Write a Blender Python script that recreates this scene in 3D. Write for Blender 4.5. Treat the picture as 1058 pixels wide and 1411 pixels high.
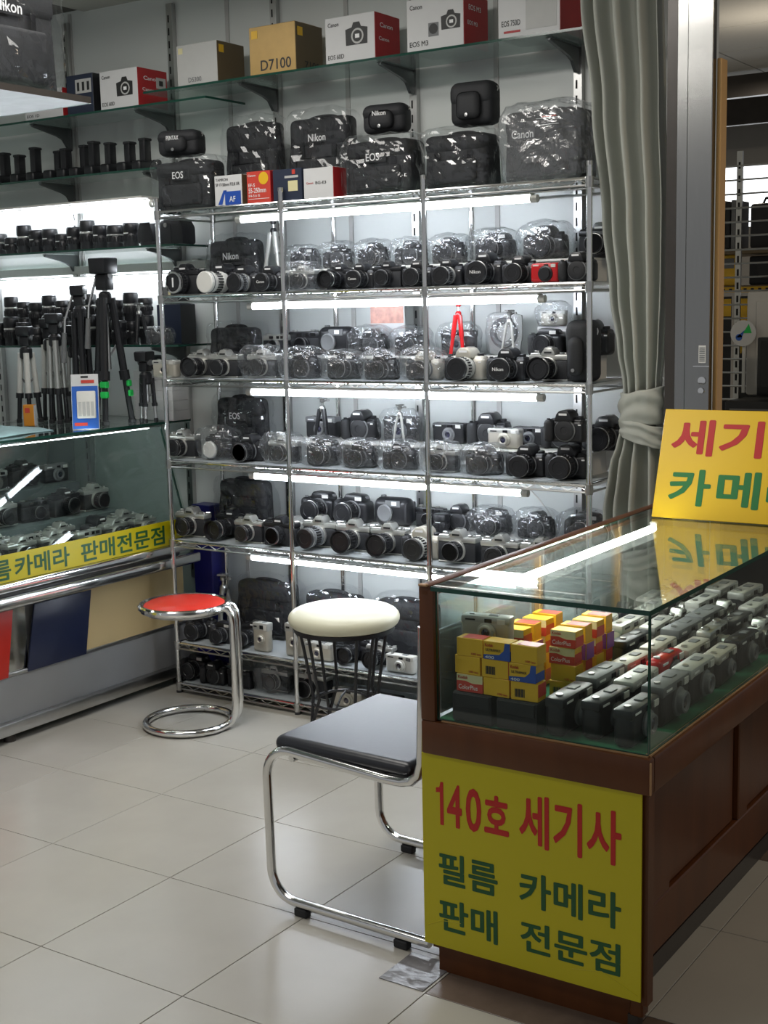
import bpy, bmesh, math, random
from mathutils import Vector, Matrix, noise

# ------------------------------------------------------------------ camera, sky, light, exposure
for o in list(bpy.data.objects):
    bpy.data.objects.remove(o)
SC = bpy.context.scene
COL = SC.collection
PI = math.pi
cam_d = bpy.data.cameras.new('camera')
cam_d.sensor_fit = 'VERTICAL'
cam_d.sensor_height = 36.0
cam_d.lens = 36.0 * 1825.44 / 1411.0
cam_d.clip_start = 0.02
cam = bpy.data.objects.new('camera', cam_d)
COL.objects.link(cam)
_r = Vector((0.8338459790, 0.5515436496, -0.0223715412))
_u = Vector((-0.0648549056, 0.1381368732, 0.9882874306))
_f = Vector((-0.5481739911, 0.8226285959, -0.1509551877))
M3 = Matrix(((_r.x, _u.x, -_f.x), (_r.y, _u.y, -_f.y), (_r.z, _u.z, -_f.z)))
cam.matrix_world = Matrix.Translation((0, 0, 1.5)) @ M3.to_4x4()
SC.camera = cam

world = bpy.data.worlds.new('world')
SC.world = world
world.use_nodes = True
_bg = world.node_tree.nodes['Background']
_bg.inputs[0].default_value = (0.95, 0.97, 1.0, 1)
_bg.inputs[1].default_value = WORLD_STRENGTH = 0.30

SC.view_settings.view_transform = 'Standard'
SC.view_settings.look = 'None'
SC.view_settings.gamma = 1.0
SC.view_settings.use_curve_mapping = False
SC.view_settings.exposure = 0.0
SC.cycles.max_bounces = 10
SC.cycles.transparent_max_bounces = 24
SC.cycles.glossy_bounces = 5
SC.cycles.caustics_reflective = False
SC.cycles.caustics_refractive = False
SC.cycles.sample_clamp_indirect = 4.0
SC.cycles.use_denoising = True

TUBE = 29.0          # luminous tubes under the shelves


def area(name, loc, size, sy, power, col=(1, 0.97, 0.92), rot=(0, 0, 0)):
    l = bpy.data.lights.new(name, 'AREA')
    l.shape = 'RECTANGLE'
    l.size, l.size_y, l.energy, l.color = size, sy, power, col
    o = bpy.data.objects.new(name, l)
    o.location, o.rotation_euler = loc, rot
    COL.objects.link(o)
    return o


# the market hall's ceiling fluorescents: over the stall floor, over the aisle, over the next stall; plus added fills
area('ceiling_lamp_or_fill', (-2.3, 2.5, 2.72), 1.2, 0.35, 27)
area('ceiling_lamp_or_fill', (-2.9, 0.9, 2.72), 1.2, 0.35, 16)
area('ceiling_lamp_or_fill', (-3.4, 3.1, 2.72), 1.2, 0.35, 10)  # extra light added to brighten the upper wall
area('ceiling_lamp_or_fill', (0.2, 3.6, 2.72), 1.2, 0.35, 15, (1, 0.84, 0.64))
area('ceiling_lamp_or_fill', (-2.2, 6.6, 2.72), 1.2, 0.35, 34, (1, 0.88, 0.72))
area('ceiling_lamp_or_fill', (-1.6, 6.2, 2.45), 1.2, 0.20, 3.0, (1, 0.88, 0.72), (PI, 0, 0))  # upward fill added to brighten the ceiling past the post

# ------------------------------------------------------------------ materials
MATS = {}


def nodes_of(name):
    m = bpy.data.materials.new(name)
    m.use_nodes = True
    nt = m.node_tree
    return m, nt, nt.nodes, nt.links, nt.nodes['Principled BSDF']


def mat(name, col, rough=0.5, metal=0.0, var=0.06, scale=30, bump=0.0, bscale=None, spec=0.5, coat=0.0, stretch=None):
    if name in MATS:
        return MATS[name]
    m, nt, N, L, b = nodes_of(name)
    b.inputs['Roughness'].default_value = rough
    b.inputs['Metallic'].default_value = metal
    b.inputs['Specular IOR Level'].default_value = spec
    b.inputs['Coat Weight'].default_value = coat
    tc = N.new('ShaderNodeTexCoord')
    src = tc.outputs['Object']
    if stretch:
        mp = N.new('ShaderNodeMapping')
        mp.inputs['Scale'].default_value = stretch
        L.new(src, mp.inputs[0])
        src = mp.outputs[0]
    nz = N.new('ShaderNodeTexNoise')
    nz.inputs['Scale'].default_value = scale
    nz.inputs['Detail'].default_value = 4
    L.new(src, nz.inputs['Vector'])
    mx = N.new('ShaderNodeMix')
    mx.data_type = 'RGBA'
    lo = tuple(max(0, c * (1 - var)) for c in col)
    hi = tuple(min(1, c * (1 + var)) for c in col)
    mx.inputs[6].default_value = (*lo, 1)
    mx.inputs[7].default_value = (*hi, 1)
    L.new(nz.outputs['Fac'], mx.inputs[0])
    L.new(mx.outputs[2], b.inputs['Base Color'])
    if bump:
        bp = N.new('ShaderNodeBump')
        bp.inputs['Strength'].default_value = bump
        bp.inputs['Distance'].default_value = 0.002
        n2 = N.new('ShaderNodeTexNoise')
        n2.inputs['Scale'].default_value = bscale or scale * 4
        n2.inputs['Detail'].default_value = 3
        L.new(src, n2.inputs['Vector'])
        L.new(n2.outputs['Fac'], bp.inputs['Height'])
        L.new(bp.outputs[0], b.inputs['Normal'])
    MATS[name] = m
    return m


def emit(name, col, s):
    m, nt, N, L, b = nodes_of(name)
    b.inputs['Base Color'].default_value = (*col, 1)
    b.inputs['Emission Color'].default_value = (*col, 1)
    b.inputs['Emission Strength'].default_value = s
    MATS[name] = m
    return m


def glassy(name, tint, ior, rough, extra=0.0, bump=0.0, bscale=40, milk=0.0):
    """thin clear sheet: transmits with a tint, mirrors by Fresnel, a little milky where dusty"""
    m, nt, N, L, b = nodes_of(name)
    N.remove(b)
    out = N['Material Output']
    tr = N.new('ShaderNodeBsdfTransparent')
    tr.inputs[0].default_value = (*tint, 1)
    gl = N.new('ShaderNodeBsdfGlossy')
    gl.inputs['Roughness'].default_value = rough
    gl.inputs[0].default_value = (1, 1, 1, 1)
    lw = N.new('ShaderNodeLayerWeight')          # facing is the same from both sides of a thin sheet
    lw.inputs[0].default_value = 0.5
    pw = N.new('ShaderNodeMath')
    pw.operation = 'POWER'
    pw.inputs[1].default_value = 5.0
    L.new(lw.outputs['Facing'], pw.inputs[0])
    f0 = ((ior - 1) / (ior + 1)) ** 2
    ad = N.new('ShaderNodeMath')
    ad.operation = 'MULTIPLY_ADD'
    ad.use_clamp = True
    ad.inputs[1].default_value = 1 - f0
    ad.inputs[2].default_value = f0 + extra
    L.new(pw.outputs[0], ad.inputs[0])
    base = tr
    if milk:
        df = N.new('ShaderNodeBsdfDiffuse')
        df.inputs[0].default_value = (0.8, 0.82, 0.85, 1)
        ms = N.new('ShaderNodeMixShader')
        ms.inputs[0].default_value = milk
        L.new(tr.outputs[0], ms.inputs[1])
        L.new(df.outputs[0], ms.inputs[2])
        base = ms
    mx = N.new('ShaderNodeMixShader')
    L.new(ad.outputs[0], mx.inputs[0])
    L.new(base.outputs[0], mx.inputs[1])
    L.new(gl.outputs[0], mx.inputs[2])
    L.new(mx.outputs[0], out.inputs['Surface'])
    if bump:
        tc = N.new('ShaderNodeTexCoord')
        n2 = N.new('ShaderNodeTexNoise')
        n2.inputs['Scale'].default_value = bscale
        n2.inputs['Detail'].default_value = 2
        n2.inputs['Distortion'].default_value = 1.5
        bp = N.new('ShaderNodeBump')
        bp.inputs['Strength'].default_value = bump
        bp.inputs['Distance'].default_value = 0.01
        L.new(tc.outputs['Object'], n2.inputs['Vector'])
        L.new(n2.outputs['Fac'], bp.inputs['Height'])
        L.new(bp.outputs[0], gl.inputs['Normal'])
        L.new(bp.outputs[0], lw.inputs['Normal'])
    MATS[name] = m
    return m


WALL = mat('white_wall_panel', (0.70, 0.73, 0.71), 0.35, var=0.02, scale=3)
CEIL = mat('ceiling_tile', (0.52, 0.51, 0.47), 0.9, var=0.05, scale=60, bump=0.2)
TILE = mat('beige_vinyl_tile', (0.46, 0.44, 0.39), 0.25, var=0.09, scale=5, bump=0.10, bscale=9)
TILEB = mat('brown_marbled_tile', (0.15, 0.11, 0.085), 0.25, var=0.3, scale=18)
GROUT = mat('dark_floor_joint', (0.10, 0.095, 0.085), 0.8)
CHROME = mat('chrome', (0.80, 0.80, 0.79), 0.12, 1.0, var=0.03)
CHROMED = mat('dull_chrome', (0.52, 0.52, 0.51), 0.28, 1.0, var=0.08)
STEEL = mat('brushed_steel', (0.34, 0.34, 0.33), 0.20, 1.0, var=0.10, scale=60, stretch=(6, 6, 0.15), bump=0.05)
STEELD = mat('dark_steel', (0.060, 0.052, 0.046), 0.28, 0.3, var=0.2, scale=20)
GUN = mat('gunmetal_bracket', (0.13, 0.14, 0.14), 0.4, 0.6)
SLOT = mat('slot_shadow', (0.015, 0.015, 0.015), 0.9)
BLACK = mat('black_plastic', (0.014, 0.0145, 0.017), 0.36, var=0.15)
BLACKM = mat('black_leatherette', (0.015, 0.016, 0.019), 0.6, var=0.25, scale=300, bump=0.5, bscale=900)
BLACKG = mat('black_gloss', (0.012, 0.012, 0.014), 0.12, var=0.1)
RUBBER = mat('black_rubber', (0.018, 0.0185, 0.021), 0.65, var=0.1)
NYLON = mat('black_nylon', (0.011, 0.012, 0.015), 0.7, var=0.3, scale=120, bump=0.6, bscale=500)
NAVYB = mat('dark_navy_card', (0.020, 0.028, 0.055), 0.45)
SILVER = mat('satin_silver', (0.60, 0.60, 0.57), 0.30, 0.75, var=0.05)
SILVERP = mat('silver_plastic', (0.50, 0.50, 0.47), 0.38, 0.35, var=0.05)
CHAMP = mat('champagne_plastic', (0.50, 0.47, 0.40), 0.4, 0.3, var=0.05)
GREYP = mat('grey_plastic', (0.16, 0.165, 0.17), 0.45)
WHITEP = mat('white_plastic', (0.72, 0.71, 0.67), 0.4)
WHITEC = mat('white_card', (0.66, 0.66, 0.66), 0.55, var=0.03)
LGREYC = mat('light_grey_card', (0.50, 0.50, 0.485), 0.5, var=0.05)
REDC = mat('red_card', (0.42, 0.018, 0.022), 0.45)
REDG = mat('red_gloss', (0.55, 0.015, 0.018), 0.22)
REDV = mat('red_vinyl', (0.62, 0.035, 0.022), 0.30, var=0.10, scale=9)
GOLDC = mat('gold_card', (0.42, 0.27, 0.085), 0.38, 0.25, var=0.10)
BROWNC = mat('brown_card', (0.13, 0.095, 0.05), 0.5)
YEL = mat('yellow_sign_sheet', (0.54, 0.47, 0.004), 0.38, var=0.03, scale=5, bump=0.05, bscale=12)
YELO = mat('amber_sign_sheet', (0.80, 0.50, 0.006), 0.28, var=0.03, scale=5)
YELK = mat('film_box_yellow', (0.80, 0.47, 0.02), 0.4, var=0.05)
CREAMK = mat('film_box_cream', (0.72, 0.66, 0.38), 0.4)
REDK = mat('film_box_red', (0.60, 0.06, 0.04), 0.4)
BLUEK = mat('film_box_blue', (0.02, 0.08, 0.40), 0.4)
PURK = mat('film_box_purple', (0.25, 0.07, 0.35), 0.4)
INKR = mat('red_ink', (0.50, 0.012, 0.010), 0.4)
INKG = mat('green_ink', (0.008, 0.085, 0.022), 0.4)
INKG2 = mat('bright_green_ink', (0.010, 0.17, 0.035), 0.35)
INKK = mat('black_ink', (0.02, 0.02, 0.02), 0.5)
INKW = mat('white_ink', (0.85, 0.85, 0.85), 0.5)
WOOD = mat('red_brown_wood', (0.100, 0.032, 0.009), 0.34, var=0.40, scale=5, stretch=(3, 3, 0.6), bump=0.04, spec=0.35)
WOODL = mat('worn_wood_edge', (0.36, 0.20, 0.09), 0.5, var=0.3, scale=40)
TAN = mat('tan_wood_post', (0.50, 0.29, 0.10), 0.5, var=0.08, scale=6, stretch=(5, 5, 0.4))
FELT = mat('green_felt', (0.004, 0.115, 0.048), 0.95, var=0.2, scale=200)
GREEND = mat('grey_display_cloth', (0.10, 0.13, 0.13), 0.9)
VINYLK = mat('black_vinyl_seat', (0.022, 0.024, 0.030), 0.33, var=0.1, scale=40, bump=0.05)
CREAM = mat('cream_vinyl_seat', (0.68, 0.66, 0.50), 0.38, var=0.03, scale=8)
CURT = mat('grey_green_curtain', (0.42, 0.43, 0.385), 0.85, var=0.06, scale=25, stretch=(40, 40, 3), bump=0.3, bscale=60)
BEIGEP = mat('beige_panel', (0.50, 0.385, 0.20), 0.45, var=0.05, scale=5)
NAVYP = mat('navy_panel', (0.010, 0.016, 0.050), 0.35)
REDP = mat('red_panel', (0.50, 0.022, 0.012), 0.4)
MIRROR = mat('mirror_back', (0.55, 0.55, 0.52), 0.08, 1.0)
KICK = mat('grey_kick_panel', (0.27, 0.275, 0.28), 0.35, 0.2, var=0.12, scale=8)
BLUEP = mat('blue_blister_card', (0.03, 0.13, 0.52), 0.35)
CYANC = mat('pale_blue_cloth', (0.30, 0.44, 0.46), 0.9, var=0.15, scale=30)
GREENL = mat('green_plastic', (0.02, 0.55, 0.10), 0.35)
ORANGE = mat('orange_label', (0.70, 0.27, 0.02), 0.4)
PINKP = mat('pink_snapshot', (0.62, 0.33, 0.27), 0.35, var=0.6, scale=35)
FOAM = mat('white_foam', (0.62, 0.60, 0.57), 0.8, var=0.04)
LENSGL = mat('coated_front_glass', (0.02, 0.02, 0.045), 0.05, var=0.3, scale=20, coat=1.0)
AMBERGL = mat('amber_lens_glass', (0.10, 0.07, 0.015), 0.08, coat=0.6)
GREYSH = mat('white_liner_sheet', (0.44, 0.48, 0.50), 0.30, var=0.04)
PATCHM = mat('grey_taped_patch', (0.17, 0.165, 0.17), 0.16, var=0.5, scale=18, bump=1.0, bscale=26)
GEDGE = mat('green_glass_edge', (0.012, 0.06, 0.042), 0.12, var=0.2)
GEDGEL = mat('pale_glass_edge', (0.40, 0.55, 0.50), 0.2, var=0.1)
TUBEM = emit('lit_tube', (0.85, 0.91, 1.0), TUBE)
TUBEC = emit('lit_case_tube', (1.0, 0.98, 0.95), 40.0)
DAYL = emit('bright_window_pane', (0.92, 0.96, 1.0), 2.6)
GLASS = glassy('showcase_glass', (0.93, 0.97, 0.95), 1.45, 0.0)
GLASST = glassy('counter_top_glass', (0.90, 0.96, 0.93), 1.55, 0.0, extra=0.02)
GLASSS = glassy('shelf_glass', (0.80, 0.90, 0.86), 1.45, 0.05, milk=0.22)
GLASSD = glassy('dusty_door_glass', (0.75, 0.82, 0.80), 1.45, 0.03, milk=0.12)
FILM = glassy('clear_plastic_film', (0.96, 0.97, 0.98), 1.40, 0.09, extra=0.055, bump=1.0, bscale=24, milk=0.03)
FILMG = glassy('crinkled_bag_film', (0.98, 0.985, 0.99), 1.40, 0.07, extra=0.03, bump=0.8, bscale=6, milk=0.006)
TUBEL = emit('lit_wall_tube', (0.88, 0.93, 1.0), 20.0)
TUBES = emit('lit_edge_tube', (0.93, 0.96, 1.0), 20.0)
FILMB = glassy('cloudy_plastic_film', (0.92, 0.93, 0.94), 1.40, 0.14, extra=0.06, bump=1.0, bscale=14, milk=0.10)

# ------------------------------------------------------------------ mesh building


class MB:
    """collects shapes with their materials into one mesh"""

    def __init__(s):
        s.bm = bmesh.new()
        s.mats = []
        s.sharp = 35

    def _mi(s, m):
        if m not in s.mats:
            s.mats.append(m)
        return s.mats.index(m)

    def _set(s, before, m, M=None):
        i = s._mi(m)
        vs = set()
        for f in s.bm.faces:
            if f not in before:
                f.material_index = i
                vs.update(f.verts)
        if M is not None:
            bmesh.ops.transform(s.bm, matrix=M, verts=list(vs))
        return vs

    def box(s, c, size, m, bev=0.0, seg=2, M=None, taper=None, axis=2):
        before = set(s.bm.faces)
        r = bmesh.ops.create_cube(s.bm, size=1.0)
        vs = r['verts']
        for v in vs:
            v.co = Vector((v.co.x * size[0], v.co.y * size[1], v.co.z * size[2]))
            if taper and v.co[axis] > 0:
                for k in range(3):
                    if k != axis:
                        v.co[k] *= taper
            v.co += Vector(c)
        if bev:
            es = list({e for v in vs for e in v.link_edges})
            bmesh.ops.bevel(s.bm, geom=es, offset=bev, segments=seg, affect='EDGES', profile=0.5)
        s._set(before, m, M)
        return s

    def lathe(s, prof, m, o=(0, 0, 0), axis='Z', seg=20, M=None):
        """prof: (radius, height) pairs; axis 'Z' up or 'Y' pointing to -Y"""
        before = set(s.bm.faces)
        rings = []
        for r, h in prof:
            ring = []
            if r < 1e-6:
                ring = [s.bm.verts.new(s._ax(0, 0, h, o, axis))]
            else:
                for k in range(seg):
                    a = 2 * PI * k / seg
                    ring.append(s.bm.verts.new(s._ax(r * math.cos(a), r * math.sin(a), h, o, axis)))
            rings.append(ring)
        for a, b in zip(rings, rings[1:]):
            for k in range(seg):
                k2 = (k + 1) % seg
                if len(a) == 1 and len(b) == 1:
                    break
                if len(a) == 1:
                    s.bm.faces.new((a[0], b[k], b[k2]))
                elif len(b) == 1:
                    s.bm.faces.new((a[k], a[k2], b[0]))
                else:
                    s.bm.faces.new((a[k], a[k2], b[k2], b[k]))
        for ring, fl in ((rings[0], True), (rings[-1], False)):
            if len(ring) > 1:
                s.bm.faces.new(ring[::-1] if fl else ring)
        s._set(before, m, M)
        return s

    def _ax(s, x, y, h, o, axis):
        if axis == 'Z':
            return (o[0] + x, o[1] + y, o[2] + h)
        if axis == 'Y':
            return (o[0] + x, o[1] - h, o[2] + y)
        return (o[0] + h, o[1] + x, o[2] + y)

    def prism(s, pts, y0, y1, m, plane='XZ', bev=0.0, M=None):
        """polygon in a plane, extruded along the third axis from y0 to y1"""
        before = set(s.bm.faces)

        def P(a, b, d):
            return {'XZ': (a, d, b), 'XY': (a, b, d), 'YZ': (d, a, b)}[plane]
        A = [s.bm.verts.new(P(a, b, y0)) for a, b in pts]
        B = [s.bm.verts.new(P(a, b, y1)) for a, b in pts]
        n = len(pts)
        s.bm.faces.new(A)
        s.bm.faces.new(B[::-1])
        for k in range(n):
            s.bm.faces.new((A[k], B[k], B[(k + 1) % n], A[(k + 1) % n]))
        if bev:
            es = list({e for v in A + B for e in v.link_edges})
            bmesh.ops.bevel(s.bm, geom=es, offset=bev, segments=2, affect='EDGES', profile=0.5)
        s._set(before, m, M)
        return s

    def tube(s, pts, r, m, seg=8, closed=False, M=None):
        before = set(s.bm.faces)
        P = [Vector(p) for p in pts]
        n = len(P)
        rings = []
        up = None
        for i in range(n):
            if closed:
                t = (P[(i + 1) % n] - P[i - 1]).normalized()
            else:
                t = (P[min(i + 1, n - 1)] - P[max(i - 1, 0)]).normalized()
            if up is None:
                up = Vector((0, 0, 1)) if abs(t.z) < 0.9 else Vector((1, 0, 0))
            side = t.cross(up).normalized()
            up = side.cross(t).normalized()
            rr = r[i] if isinstance(r, (list, tuple)) else r
            rings.append([s.bm.verts.new(P[i] + (side * math.cos(2 * PI * k / seg) + up * math.sin(2 * PI * k / seg)) * rr) for k in range(seg)])
        cnt = n if closed else n - 1
        for i in range(cnt):
            a, b = rings[i], rings[(i + 1) % n]
            for k in range(seg):
                s.bm.faces.new((a[k], b[k], b[(k + 1) % seg], a[(k + 1) % seg]))
        if not closed:
            s.bm.faces.new(rings[0])
            s.bm.faces.new(rings[-1][::-1])
        s._set(before, m, M)
        return s

    def crumple(s, size, m, amp=0.006, cuts=9, seed=0, k=4.0, foot=True, M=None, freq=22):
        """a loose crumpled sheet closed round a rounded box standing on z = 0"""
        before = set(s.bm.faces)
        r = bmesh.ops.create_cube(s.bm, size=2.0)
        es = list({e for v in r['verts'] for e in v.link_edges})
        bmesh.ops.subdivide_edges(s.bm, edges=es, cuts=cuts, use_grid_fill=True)
        vs = {v for f in s.bm.faces if f not in before for v in f.verts}
        for v in vs:
            p = v.co.copy()
            d = p.normalized()
            q = d / ((abs(d.x) ** k + abs(d.y) ** k + abs(d.z) ** k) ** (1 / k))
            w = Vector((q.x * size[0] / 2, q.y * size[1] / 2, q.z * size[2] / 2))
            sd = Vector((seed * 7.3, seed * 3.1, seed * 5.7))
            n1 = 1 - 2 * abs(noise.noise(w * freq + sd))
            n2 = 1 - 2 * abs(noise.noise(w * freq * 2.3 + sd * 2))
            w += d * amp * (n1 * 0.8 + n2 * 0.5)
            w.z += size[2] / 2
            if foot and w.z < 0.001:
                w.z = 0.001
            v.co = w
        s._set(before, m, M)
        return s

    def mesh(s, name):
        me = bpy.data.meshes.new(name)
        bmesh.ops.recalc_face_normals(s.bm, faces=s.bm.faces[:])
        s.bm.to_mesh(me)
        s.bm.free()
        for m in s.mats:
            me.materials.append(m)
        if s.sharp:
            me.shade_smooth()
            me.set_sharp_from_angle(angle=math.radians(s.sharp))
        return me


def link(name, me, parent=None, loc=(0, 0, 0), rot=(0, 0, 0), scale=None):
    o = bpy.data.objects.new(name, me)
    COL.objects.link(o)
    o.parent = parent
    o.location, o.rotation_euler = loc, rot
    if scale:
        o.scale = (scale,) * 3 if isinstance(scale, (int, float)) else scale
    return o


def thing(name, label, cat, loc=(0, 0, 0), rz=0.0, group=None, scale=None, rot=None):
    o = link(name, None, None, loc, rot or (0, 0, rz), scale)
    o.empty_display_size = 0.02
    o['label'] = label
    o['category'] = cat
    if group:
        o['group'] = group
    return o


def structure(name, mb, label=None, loc=(0, 0, 0)):
    o = link(name, mb.mesh(name), None, loc)
    o['kind'] = 'structure'
    return o


TXT = {}


def text_mesh(s, m, bold=0.0, depth=0.0):
    key = (s, m.name, bold, depth)
    if key not in TXT:
        c = bpy.data.curves.new('lettering', 'FONT')
        c.body = s
        c.extrude = depth
        c.resolution_u = 3
        o = bpy.data.objects.new('lettering', c)
        COL.objects.link(o)
        bpy.context.view_layer.update()
        me = bpy.data.meshes.new_from_object(o.evaluated_get(bpy.context.evaluated_depsgraph_get()))
        bpy.data.objects.remove(o)
        me.name = 'lettering'
        me.materials.clear()
        me.materials.append(m)
        if bold:                                     # a heavier face: the strokes widened by stepped copies
            w = bmesh.new()
            src = bmesh.new()
            src.from_mesh(me)
            for q in range(13):
                a = q * PI / 6
                rr = 0 if q == 12 else bold
                base = {}
                for v in src.verts:
                    base[v] = w.verts.new((v.co.x + rr * math.cos(a), v.co.y + rr * math.sin(a), v.co.z + q * 0.03))
                for f in src.faces:
                    w.faces.new([base[v] for v in f.verts])
            w.to_mesh(me)
            w.free()
            src.free()
        xs = [v.co.x for v in me.vertices]
        ys = [v.co.y for v in me.vertices]
        x0, x1, y0, y1 = min(xs), max(xs), min(ys), max(ys)
        for v in me.vertices:
            v.co = Vector(((v.co.x - x0) / (x1 - x0), (v.co.y - y0) / (y1 - y0), v.co.z))
        TXT[key] = (me, (x1 - x0) / (y1 - y0))
    return TXT[key]


def write(s, m, parent, o, ux, uy, x0, x1, y0, y1, bold=0.0, lift=0.0006, name='lettering'):
    """flat lettering stretched to a box on a plane through o with axes ux (reading) and uy (up)"""
    me, asp = text_mesh(s, m, bold)
    ux, uy = Vector(ux).normalized(), Vector(uy).normalized()
    n = ux.cross(uy)
    if x1 is None:
        x1 = x0 + (y1 - y0) * asp
    ob = link(name, me, parent)
    A = Vector(o) + ux * x0 + uy * y0 + n * lift
    ob.matrix_local = Matrix((
        (ux.x * (x1 - x0), uy.x * (y1 - y0), n.x * 0.001, A.x),
        (ux.y * (x1 - x0), uy.y * (y1 - y0), n.y * 0.001, A.y),
        (ux.z * (x1 - x0), uy.z * (y1 - y0), n.z * 0.001, A.z),
        (0, 0, 0, 1)))
    return ob


class Kit:
    """the parts of one kind of thing; every copy shares their meshes"""

    def __init__(s):
        s.parts = []

    def add(s, name, mb, up=None, label=None, loc=(0, 0, 0)):
        s.parts.append((name, mb.mesh(name) if isinstance(mb, MB) else mb, up, label, loc))
        return len(s.parts) - 1

    def text(s, string, m, box, face='front', y=0.0, bold=0.0, up=None):
        """lettering on the front (-Y) or right (+X) face"""
        me, asp = text_mesh(string, m, bold)
        x0, x1, z0, z1 = box
        if x1 is None:
            x1 = x0 + (z1 - z0) * asp
        key = me.copy()
        for v in key.vertices:
            a, b, c = x0 + v.co.x * (x1 - x0), z0 + v.co.y * (z1 - z0), v.co.z * 0.0012
            v.co = Vector((a, y - c, b)) if face == 'front' else Vector((y + c, a, b))
        s.parts.append(('lettering', key, up, None, (0, 0, 0)))

    def spawn(s, root):
        made = []
        for name, me, up, label, loc in s.parts:
            o = link(name, me, made[up] if up is not None else root, loc)
            if label:
                o['label'] = label
            made.append(o)
        return root


ORD = ['zeroth', 'first', 'second', 'third', 'fourth', 'fifth', 'sixth', 'seventh', 'eighth', 'ninth', 'tenth', 'eleventh', 'twelfth',
       'thirteenth', 'fourteenth', 'fifteenth', 'sixteenth', 'seventeenth', 'eighteenth', 'nineteenth', 'twentieth']

# ------------------------------------------------------------------ kinds of things (base at the origin, front towards -Y)
KITS = {}


def lens_on(k, z, r, L, m, cap='cap', x=0.0, y=-0.025, ring=None, brand=None, hood=None, knurl=True, tip=None):
    """a lens as a part with its cap or glass, rings and lettering as sub-parts"""
    b = MB()
    b.lathe([(r * 0.92, -0.004), (r * 0.98, 0), (r, L * 0.16), (r, L * 0.30), (r * 0.93, L * 0.33), (r * 0.93, L * 0.66),
             (r * 0.98, L * 0.70), (r * 0.98, L * 0.93), (r * 0.94, L)], m, (x, y, z), 'Y', 22)
    b.lathe([(r * 0.97, L * 0.86), (r * 1.005, L * 0.87), (r * 1.005, L * 0.91), (r * 0.97, L * 0.92)], CHROMED if m is not WHITEP else GREYP, (x, y, z), 'Y', 22)  # thin bright ring added to give the front rim its highlight
    li = k.add('lens', b)
    if ring:
        b = MB()
        b.lathe([(r * 1.0, L * 0.02), (r * 1.035, L * 0.03), (r * 1.035, L * 0.14), (r * 1.0, L * 0.15)], ring, (x, y, z), 'Y', 22)
        k.add('mount_ring', b, li, 'silver mount ring')
    if knurl:
        b = MB()
        n = 22
        for i in range(n):
            a = 2 * PI * i / n
            b.box((x + r * 0.95 * math.cos(a), y - L * 0.495, z + r * 0.95 * math.sin(a)), (r * 0.12, L * 0.3, r * 0.12), RUBBER,
                  M=None)
        k.add('focus_ring', b, li)
    e = L
    if hood:
        b = MB()
        b.lathe([(r * 0.96, L * 0.9), (r * 1.14, L + hood), (r * 1.08, L + hood), (r * 0.9, L * 0.95), (0, L * 0.95)], BLACK, (x, y, z), 'Y', 22)
        k.add('lens_hood', b, li)
    if cap == 'cap':
        b = MB()
        b.lathe([(r * 0.99, e - 0.002), (r * 0.99, e + 0.004), (r * 0.93, e + 0.006), (r * 0.55, e + 0.006), (r * 0.52, e + 0.0045), (0, e + 0.0045)],
                BLACK, (x, y, z), 'Y', 22)
        ci = k.add('lens_cap', b, li)
        if brand:
            k.text(brand, INKW, (x - r * 0.55, x + r * 0.55, z - r * 0.13, z + r * 0.17), 'front', y - e - 0.0066, 0.01, li)
    elif cap == 'white':
        b = MB()
        b.lathe([(r * 0.99, e - 0.002), (r * 0.99, e + 0.004), (r * 0.9, e + 0.007), (0, e + 0.007)], WHITEP, (x, y, z), 'Y', 22)
        k.add('lens_cap', b, li, 'white lens cap')
    elif cap == 'glass':
        b = MB()
        b.lathe([(r * 0.94, e), (r * 0.90, e + 0.001), (r * 0.74, e - 0.004)], BLACK, (x, y, z), 'Y', 22)
        k.add('front_rim', b, li)
        b = MB()
        b.lathe([(r * 0.76, e - 0.004), (r * 0.5, e - 0.0015), (0, e)], LENSGL, (x, y, z), 'Y', 22)
        k.add('front_glass', b, li)
    elif cap == 'silver_rim':
        b = MB()
        b.lathe([(r * 1.0, e - 0.004), (r * 1.05, e), (r * 1.05, e + 0.006), (r * 0.86, e + 0.007), (r * 0.84, e + 0.003), (0, e + 0.003)], CHROME, (x, y, z), 'Y', 24)
        k.add('lens_rim', b, li, 'chrome lens rim')
        b = MB()
        b.lathe([(r * 0.84, e + 0.003), (r * 0.80, e + 0.006), (0, e + 0.006)], BLACKG, (x, y, z), 'Y', 22)
        b.box((x, y - e - 0.0065, z), (r * 0.18, 0.001, r * 0.9), INKW)
        k.add('lens_cap', b, li)
    return li


def small_knobs(k, spots, m):
    for name, x, y, z, r, h in spots:
        b = MB()
        b.lathe([(r * 0.9, 0), (r, h * 0.15), (r, h * 0.8), (r * 0.85, h), (0, h)], m, (x, y, z), 'Z', 14)
        k.add(name, b)


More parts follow.
